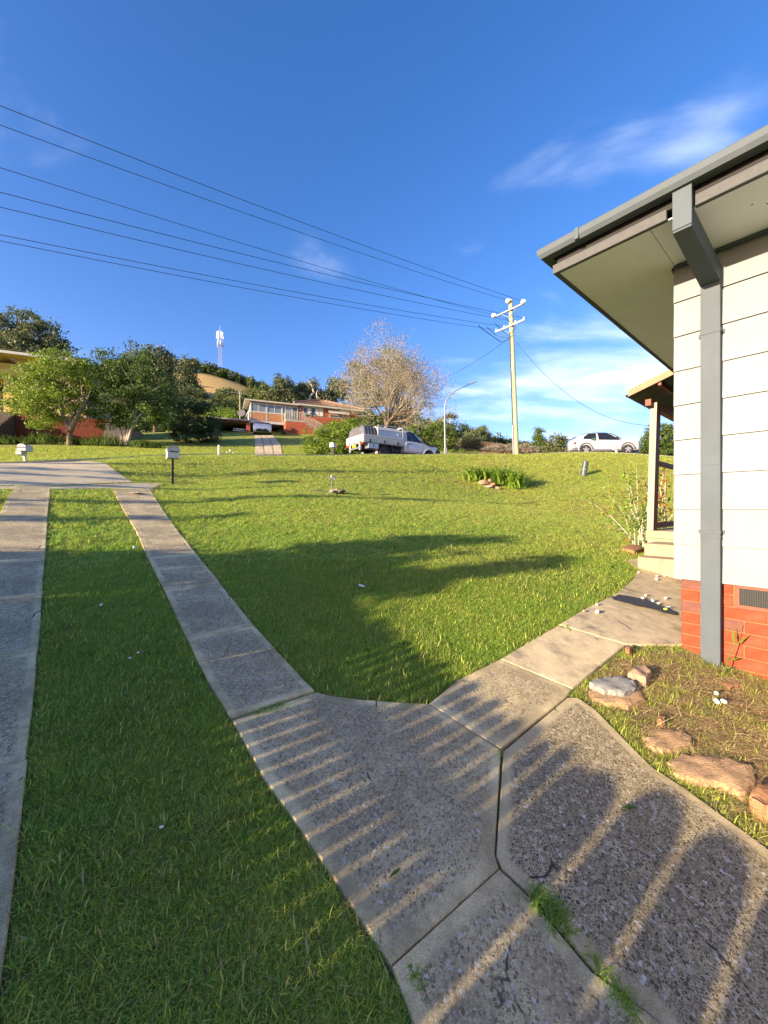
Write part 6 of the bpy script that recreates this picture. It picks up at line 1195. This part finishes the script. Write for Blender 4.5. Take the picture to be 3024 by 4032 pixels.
M_flat = mat('pale_grey_flagstone', (.27, .26, .23), .85, .2, 18, .004, 120, dirt=(.24, .22, .18), dirt_amt=.5, dirt_scale=8); M_flato = mat('pale_orange_sandstone', (.46, .29, .15), .9, .35, 22, .010, 70, dirt=(.32, .2, .1), dirt_amt=.6, dirt_scale=6, stretch=(1, 2.5, 1))
stone_px([(2318, 2740), (2330, 2765), (2395, 2790), (2475, 2800), (2530, 2770), (2525, 2735), (2440, 2715), (2360, 2720)], .025, M_flato, 'orange underlying slab below the pale grey flagstone', seed=1)
stone_px([(2316, 2712), (2350, 2740), (2420, 2762), (2465, 2770), (2505, 2738), (2500, 2712), (2450, 2690), (2395, 2692)], .032, M_flat, 'pale grey flat flagstone, topmost at the left corner of the bed', .02, 2)
stone_px([(2475, 2690), (2540, 2715), (2562, 2690), (2550, 2665), (2505, 2660)], .07, rock_m[0], 'darker stone behind the pale grey flagstone', seed=3)
stone_px([(2530, 2925), (2545, 2955), (2590, 2975), (2660, 2970), (2730, 2945), (2700, 2905), (2640, 2885), (2560, 2888)], .028, M_flato, 'middle orange edging stone half covered in clippings', seed=4)
stone_px([(2628, 3015), (2650, 3060), (2720, 3100), (2830, 3115), (2930, 3160), (2975, 3110), (2960, 3040), (2860, 3010), (2770, 2990), (2680, 2985)], .034, M_flato, 'largest orange flat edging stone in the bed', seed=5)
stone_px([(2945, 3190), (2975, 3235), (3060, 3270), (3100, 3180), (3010, 3140)], .08, rock_m[2], 'thick orange stone cut by the right edge of the picture', seed=6)
stone_px([(2462, 2580), (2480, 2592), (2488, 2575), (2472, 2562)], .05, rock_m[2], 'small orange chip of stone at the path corner by the bed', seed=7)
stone_px([(2840, 2705), (2880, 2722), (2925, 2712), (2900, 2690), (2860, 2688)], .02, rock_m[2], 'flat tan stone near the brick wall right of the downpipe', seed=8)
stone_px([(2590, 2870), (2615, 2878), (2618, 2858), (2600, 2850)], .05, rock_m[2], 'small orange stone above the middle edging stone', seed=9)
stone_px([(2450, 2170), (2500, 2185), (2530, 2175), (2510, 2155), (2470, 2155)], .06, rock_m[2], 'weathered tan stone in the grass left of the steps', seed=10, group='stones')
# straw and clippings over the bed, and green tufts
bx = np.array(BED); n_ = 60000; xx = rng.uniform(bx[:, 0].min(), bx[:, 0].max(), n_); yy = rng.uniform(bx[:, 1].min(), bx[:, 1].max(), n_); k = inpoly(xx, yy, BED)
for p in [HOUSEPOLY]+SLABS: k &= ~inpoly(xx, yy, p)
xx, yy = xx[k], yy[k]; onst = np.zeros(len(xx), bool)
for p in STONEX: onst |= inpoly(xx, yy, p)
rim_ = vnoise(xx, yy, .7, 9); rr_ = rng.random(len(xx))
dist = np.min([np.hypot(xx-p[0], yy-p[1]) for p in densify(np.array([U(2250, 2745), U(2420, 2890), U(2560, 3030), U(2700, 3130), U(3024, 3370)]), .05)], axis=0)
d2 = np.min([np.hypot(xx-p[0], yy-p[1]) for p in densify(np.array([U(2480, 2556), U(2800, 2640), U(3000, 2710)]), .05)], axis=0)
green = (~onst) & (rr_ < np.clip(.38*np.exp(-dist/.10)+.08*np.exp(-d2/.10)+.07*(rim_ > .25)+.012, 0, 1))
straw = (rr_ > .50) & (~onst | (rng.random(len(xx)) < .12))
M_straw = leafmat('dry_clippings', (.34, .22, .10), (.70, .54, .28), .2, .8, .1, dry=(.16, .2, .05), dry_at=.9)
strawt = [blade_tuft('s', 9, .06, .0032, .03, M_straw, 1.6, 200+i, flat=.86) for i in range(5)]; greent = [blade_tuft('g', 12, .045, .0042, .018, M_grass, 1.0, 220+i) for i in range(4)]
def sc(name, m_, src, lo_, hi_, lift=0.):
    x, y = xx[m_], yy[m_]; n = len(x); return tag(scatter(name, np.column_stack([x, y]), gz(x, y)+lift, rng.random(n)*6.28, rng.uniform(lo_, hi_, n), rng.integers(0, len(src), n), src, .15), kind='stuff')
sc('dry_grass_clippings', straw & ~onst, strawt, .5, 1.3, .004); sc('clippings_on_stones', straw & onst, strawt[:3] if False else [blade_tuft('s', 6, .05, .003, .03, M_straw, 1.6, 240+i, flat=.9) for i in range(3)], .5, 1.0, .036); sc('bed_grass', green, greent, .5, 1.25)
# weed tufts in the paving joints
def patch(name, pts, n, ln, label, seed, wd_=.004, sp_=.03):
    r = np.random.default_rng(seed); W = densify(np.array([unproj(*p) for p in pts]), .02); c = W.mean(0); cz = g1(*c); V = []; lv_ = []
    for _ in range(n):
        w = W[r.integers(len(W))]+r.normal(0, sp_, 2); a = r.uniform(0, 6.283); d = np.array([math.cos(a), math.sin(a)]); s = np.array([-d[1], d[0]]); l = ln*r.uniform(.4, 1.2); z0 = g1(*w)-cz+.015; lx = r.random(); pp = []
        for k_ in range(4): f = k_/3; pp.append((w-c+d*l*f*f*.75, z0+l*(f-.55*f*f), wd_*(1-f**2)*.5+.0003))
        for k_ in range(3): (a0, z_0, w0), (a1, z_1, w1) = pp[k_], pp[k_+1]; V.append([(*(a0-s*w0), z_0), (*(a0+s*w0), z_0), (*(a1+s*w1), z_1), (*(a1-s*w1), z_1)]); lv_.append(lx)
    o = quads(name, np.array(V), M_grassg, None, np.array(lv_)*.5); o.location = (c[0], c[1], cz); tag(o, label, 'weed'); return o
patch('weed_tuft', [(2120, 3570), (2160, 3610), (2205, 3655)], 300, .055, 'dense green grass tuft growing in the joint of the dark slab', 1, sp_=.022)
patch('weed_tuft', [(2230, 3700), (2300, 3770), (2360, 3850), (2420, 3920)], 80, .04, 'thin line of grass blades trailing down the paving joint', 2, sp_=.012)
patch('weed_tuft', [(2455, 3970), (2490, 4010)], 60, .06, 'small grass tuft in the joint at the bottom edge', 3, sp_=.012)
patch('weed_tuft', [(1005, 2825), (1060, 2810), (1110, 2795)], 110, .045, 'short pale weeds in the joint above the big slab', 4, sp_=.015)
patch('weed_tuft', [(1630, 3870), (1650, 3900)], 60, .03, 'little weed patch on the bottom slab near its left edge', 5, sp_=.012)
patch('weed_tuft', [(2200, 2480), (2235, 2478), (2240, 2495)], 60, .04, 'yellow-green weed at the corner of the path by the lawn', 6, sp_=.012)
patch('weed_tuft', [(2545, 2262), (2600, 2266)], 50, .035, 'small weeds at the foot of the lowest step', 7, sp_=.015)
# lone weed by the downpipe
w0 = on_ground(2838, 2655); E = empty('tall_weed', w0, 0, 'lone tall weed with narrow leaves beside the foot of the downpipe', 'weed'); q = MB(); st = [Vector((0, -.02, 0)), Vector((.03, -.02, .10)), Vector((.075, -.02, .20)), Vector((.10, -.02, .30))]; q.tube(st, [.004, .0035, .003, .001], 5); q.build('stem', L_strap, E)
V = []; 
for (pt, d, l, w_) in ((st[1], (1, 0, .25), .09, .018), (st[1], (.8, 0, .75), .05, .010), (st[2], (.9, -.1, .85), .13, .02), (st[2], (-.02, .1, 1), .13, .02), (st[3], (.3, 0, 1), .07, .008), (st[1]*.3, (.9, -.2, .5), .07, .012)):
    d = Vector(d).normalized(); s = d.cross(Vector((0, 1, .2))).normalized(); f_ = [pt, pt+d*l*.5+s*w_*.5, pt+d*l, pt+d*l*.5-s*w_*.5]; V.append([tuple(v) for v in f_])
quads('leaves', np.array(V), L_strap, E)
# straggly shrubs by the porch
def straggly(name, loc, stems, label, lms, seed, nl=44, ls_=.075):
    E = empty(name, loc, 0, label, 'shrub'); r = np.random.default_rng(seed); q = MB(); C = []
    for (ex, ey, ez) in stems:
        e = Vector((ex, ey, ez)); m_ = e*.5+Vector((r.normal()*.05, r.normal()*.05, e.z*.12)); pts = [Vector((r.normal()*.05, r.normal()*.05, -.05)), m_, e]; q.tube([pts[0], pts[0].lerp(m_, .5)+Vector((0, 0, .04)), m_, m_.lerp(e, .5)+Vector((0, 0, .03)), e], [.011, .01, .008, .006, .002], 5, cap=False)
        for _ in range(nl): t_ = r.uniform(.25, 1); b_ = pts[0].lerp(m_, t_*2) if t_ < .5 else m_.lerp(e, t_*2-1); C.append(np.array(b_)+r.normal(0, .05, 3))
    q.build('stems', M_twig, E); C = np.array(C); k_ = rng.random(len(C)) < .88; quads('leaves', leaves(C[k_], ls_, .5), lms[0], E); quads('coloured_leaves', leaves(C[~k_], ls_, .55), lms[1], E); return E
straggly('straggly_shrub', on_ground(2530, 2160), [(-.25, .1, 1.45), (-.75, .0, 1.1), (-1.05, .2, .95), (-.05, .1, 1.5), (.1, 0, .9), (-.4, -.1, .7), (-.15, .2, 1.2), (-.6, .2, .55)], 'straggly yellow-green shrub leaning out left of the porch post', (L_strap, L_orange), 1)
hq = hp(-1.35, 5.0, -.45); straggly('autumn_shrub', hq, [(.1, 0, 1.2), (-.2, .2, 1.0), (.3, .3, .9), (.4, -.1, .6), (-.1, -.2, .7), (.2, .1, 1.35), (-.3, 0, .5)], 'shrub with orange and green leaves seen through the porch frame', (L_orange, L_mid), 2, 34, .08)
hq = hp(-1.4, 4.2, -.5); straggly('low_shrub', hq, [(.1, 0, .5), (-.2, .1, .45), (.25, .2, .55), (.3, -.1, .4), (-.1, -.2, .5)], 'low dark green shrub at the foot of the porch frame', (L_mid, L_strap), 3, 34, .08)
# litter
M_lw = mat('white_litter', (.78, .76, .70), .6, .05); M_lb = mat('pale_blue_litter', (.35, .62, .70), .5, .05); M_ly = mat('yellow_litter', (.75, .62, .12), .5, .08); M_lt = mat('tan_litter', (.45, .26, .16), .8, .1)
lit = [(2515, 2265, 'w', 'white bit at the grass edge nearest the steps', 1), (2587, 2279, 'w', 'upper of two white bits side by side below the steps', 1), (2585, 2292, 'w', 'lower of two white bits side by side below the steps', 1.2), (2617, 2279, 'w', 'white bit right of the pair below the steps', .9), (2543, 2358, 'w', 'white bit just above the dark stain', 1), (2530, 2370, 'w', 'white bit at the upper edge of the dark stain', 1.2), (2621, 2369, 'w', 'white bit right of the dark stain near the bricks', 1.1), (2570, 2380, 'b', 'pale blue bit on the dark stain', 1.3), (2593, 2391, 'w', 'white bit right of the blue one', 1), (2632, 2406, 'b', 'flat pale blue scrap by the bricks', 1.2), (2620, 2415, 'y', 'yellow bit on the dark stain', 1.2), (2352, 2426, 'w', 'large white bit alone on the path', 1.4), (2350, 2396, 'w', 'white bit on the grass edge of the path', 1), (2299, 2422, 't', 'tan bit on the grass edge of the path', .9),
       (2821, 2752, 'w', 'uppermost white bit on the straw', 1.1), (2822, 2785, 'w', 'left of two white bits on the straw', 1.2), (2850, 2785, 'w', 'right of two white bits on the straw', 1.1), (1425, 2322, 'w', 'white curved scrap on the shaded lawn', 2.0), (530, 2168, 'w', 'white scrap on the grass beside the wheel strip', 1.6), (398, 2400, 'w', 'white crumb on the median grass, upper', 1), (545, 2591, 'w', 'white crumb on the median grass, right of two lower ones', .9), (512, 2612, 'w', 'white crumb on the median grass, left of two lower ones', .8), (636, 3292, 'w', 'small white crumb at the bottom of the median grass', .7)]
for i, (px, py, c_, lb, s_) in enumerate(lit):
    p_ = on_ground(px, py); q = MB(); hgt = .034 if px > 2290 and py < 2500 else .03
    r_ = .0085*s_*(1.25 if px > 2290 else (.8 if py > 2500 else 1)); q.lathe((-r_*1.4, 0, 0), [(r_*.5, 0), (r_, r_*.5), (r_, r_*2.2), (r_*.5, r_*2.7)], 8, axis=(1, 0, 0)); o = q.build('litter_bit', {'w': M_lw, 'b': M_lb, 'y': M_ly, 't': M_lt}[c_], None, auto=50)
    if c_ == 'b' and s_ == 1.2 or s_ == 2.0: o.scale = (1.6, 1, .35)
    o.location = p_+Vector((0, 0, hgt+r_*.5)); o.rotation_euler = (random.gauss(0, .2), random.gauss(0, .2), random.uniform(0, 6)); tag(o, lb, 'litter', 'scattered litter bits')
# dark damp stain of leaf mush on the path, a thin crust lying on the slab
M_mush = mat('dark_leaf_mush', (.035, .033, .028), .55, .4, 40, .002, 120, spec=.5)
W = [unproj(*p) for p in ((2405, 2362), (2440, 2355), (2490, 2362), (2540, 2372), (2580, 2390), (2630, 2408), (2664, 2425), (2664, 2436), (2620, 2428), (2570, 2412), (2520, 2402), (2470, 2388), (2420, 2376))]
c_ = sum(W)/len(W); cz = g1(*c_)+.0375; fine = []
for i in range(len(W)):
    for k_ in range(4): fine.append(W[i]+(W[(i+1) % len(W)]-W[i])*k_/4+rng.normal(0, .006, 2))
me = bpy.data.meshes.new('leaf_mush'); n_ = len(fine); me.from_pydata([(w[0]-c_[0], w[1]-c_[1], g1(*w)+.034-cz) for w in fine]+[(w[0]-c_[0], w[1]-c_[1], g1(*w)+.0375-cz) for w in [c_+(f-c_)*.96 for f in fine]], [], [(i, (i+1) % n_, n_+(i+1) % n_, n_+i) for i in range(n_)]+[tuple(range(n_, 2*n_))]); o = link('leaf_mush', me, M_mush); o.location = (c_[0], c_[1], cz); o['kind'] = 'stuff'
# twigs and leaves on the paving
for i, (a_, b_, lb) in enumerate([((2427, 2462), (2480, 2495), 'thin forked twig on the path'), ((2330, 2528), (2345, 2540), 'short dark twig on the path'), ((1800, 2700), (1815, 2712), 'tiny twig on the path by the lawn')]):
    A = unproj(*a_); B = unproj(*b_); q = MB(); za, zb = g1(*A)+.034, g1(*B)+.034; q.tube([(0, 0, 0), ((B-A)[0]*.5, (B-A)[1]*.5+.004, (zb-za)*.5+.004), ((B-A)[0], (B-A)[1], zb-za)], .002, 5); q.tube([((B-A)[0]*.5, (B-A)[1]*.5, .004), ((B-A)[0]*.6, (B-A)[1]*.6-.03, .004)], .0015, 4); o = q.build('twig', M_bark, None); o.location = (A[0], A[1], za); tag(o, lb, 'twig')
for i, (px, py, s_, lb) in enumerate([(2480, 3220, .035, 'curled green leaf on the dark slab'), (2350, 3853, .03, 'yellow-green leaf on the bottom slab by the joint'), (2588, 3623, .02, 'small green leaf on the dark slab lower down'), (1555, 3488, .03, 'pale dry grass sprig on the big slab'), (83, 3113, .02, 'yellow-green leaf on the left wheel strip')]):
    p_ = on_ground(px, py, .04); q = MB(); q.add([(-s_, 0, 0), (-.2*s_, -.3*s_, .003), (s_, 0, .008), (-.1*s_, .32*s_, .006)], [(0, 1, 2, 3)]); o = q.build('fallen_leaf', L_strap, None); o.location = p_; o.rotation_euler = (.1, .1, i*1.3); tag(o, lb, 'leaf')
p_ = on_ground(540, 1948, .032); q = MB(); q.box((0, 0, 0), (.16, .34, .004), (0, 0, .3)); o = q.build('paper_scrap', M_lw, None); o.location = p_; tag(o, 'white scrap of paper flat at the top of the right wheel strip', 'paper')
# ---------------------------------------------------------------- lawn, laid last so that it goes round everything
EXCL = SLABS+[ROADPOLY, HOUSEPOLY, PORCHPOLY]+EXTRA_EXCL
def keep_lawn(x, y, r=None):
    k = np.ones(len(x), bool)
    for p in EXCL: k &= ~inpoly(x, y, p)
    k &= ~inpoly(x, y, BED)
    for (bx, by, br) in BARE: k &= ((x-bx)**2+(y-by)**2) > (br*(.6+.6*rng.random(len(x))))**2
    return k
xs, ys, rs = [], [], []
for n, a_, b_2, p in ((150000, .75, 4.5, .9), (190000, 4.5, 32, 1.25)):
    x, y, r = lawn_points(n, a_, b_2, p); xs.append(x); ys.append(y); rs.append(r)
x, y, r = map(np.concatenate, (xs, ys, rs)); k = keep_lawn(x, y)
for p in SLABS:                                        # trodden, thin turf in the last few centimetres before the concrete
    c_ = np.mean(p, axis=0); g_ = inpoly(x, y, [tuple(c_+(np.array(v)-c_)*(1+.035/np.linalg.norm(np.array(v)-c_))) for v in p]); k &= ~(g_ & (rng.random(len(x)) < .6))
x, y, r = x[k], y[k], r[k]
pn = vnoise(x, y, 1.1, 3); pn2 = vnoise(x, y, 4.5, 5)
idx = rng.integers(0, 6, len(x)); long_ = rng.random(len(x)) < .10+.06*(pn > .3); idx[long_] = rng.integers(6, 8, long_.sum())
dry = rng.random(len(x)) < np.clip(.05+.16*np.clip(pn, 0, 1)+.20*sst(6, 14, r)+.15*np.clip(-pn2, 0, 1)+.12*sst(2.5, 4.5, x)*sst(9, 6, y), 0, .6); idx[dry] = rng.integers(8, 10, dry.sum())
gr = (~dry) & (~long_) & (rng.random(len(x)) < np.clip(.62-.35*sst(3, 11, r)-.25*sst(3.2, 6.5, x)+.35*pn2+.25*vnoise(x, y, .45, 8), 0, .95)); idx[gr] = rng.integers(10, 15, gr.sum())
sc_ = (.60+.5*rng.random(len(x))+.2*pn+.12*sst(3, 6, r))*(1+.30*sst(2, 9, r)+1.3*sst(7, 26, r))
tag(scatter('lawn_grass', np.column_stack([x, y]), gz(x, y), rng.random(len(x))*6.28, sc_, idx, tufts, .12), kind='stuff')

# longer, ragged grass that leans over the slab edges, with dead stems and soil between
ex, ey = [], []
for sp_ in SLABS:
    q_ = densify(np.array(list(sp_)+[sp_[0]]), .012); c_ = q_.mean(0)
    m_ = np.hypot(q_[:, 0], q_[:, 1]) < 13; q_ = q_[m_]
    if len(q_): q_ = q_+rng.normal(0, .012, q_.shape); ex.append(q_[:, 0]); ey.append(q_[:, 1])
ex, ey = np.concatenate(ex), np.concatenate(ey); er = np.hypot(ex, ey)
k = np.ones(len(ex), bool); 
for sp_ in SLABS: 
    c_ = np.mean(sp_, axis=0); k &= ~inpoly(ex, ey, [tuple(c_+(np.array(p)-c_)*.985) for p in sp_])
for p in EXCL[len(SLABS):]: k &= ~inpoly(ex, ey, p)
jn_ = np.zeros(len(ex), int)
for sp_ in SLABS:
    c_ = np.mean(sp_, axis=0); jn_ += inpoly(ex, ey, [tuple(c_+(np.array(p)-c_)*(1+.03/np.linalg.norm(np.array(p)-c_))) for p in sp_])
k &= (jn_ < 2) | (rng.random(len(ex)) < .04); k &= rng.random(len(ex)) < .55+.35*vnoise(ex, ey, .5, 12)
ex, ey, er = ex[k], ey[k], er[k]; et = [blade_tuft('e', 10, .045, .0038, .012, M_grass, 1.5, 60+s) for s in range(4)]+[blade_tuft('e', 9, .04, .003, .014, M_grassd, 1.7, 70+s) for s in range(3)]
tag(scatter('edge_grass', np.column_stack([ex, ey]), gz(ex, ey)+.004, rng.random(len(ex))*6.28, rng.uniform(.5, 1.15, len(ex))*(1+.4*sst(3, 10, er)), np.where(rng.random(len(ex)) < .62-.25*(er < 3), rng.integers(0, 4, len(ex)), rng.integers(4, 7, len(ex))), et, .2), kind='stuff')
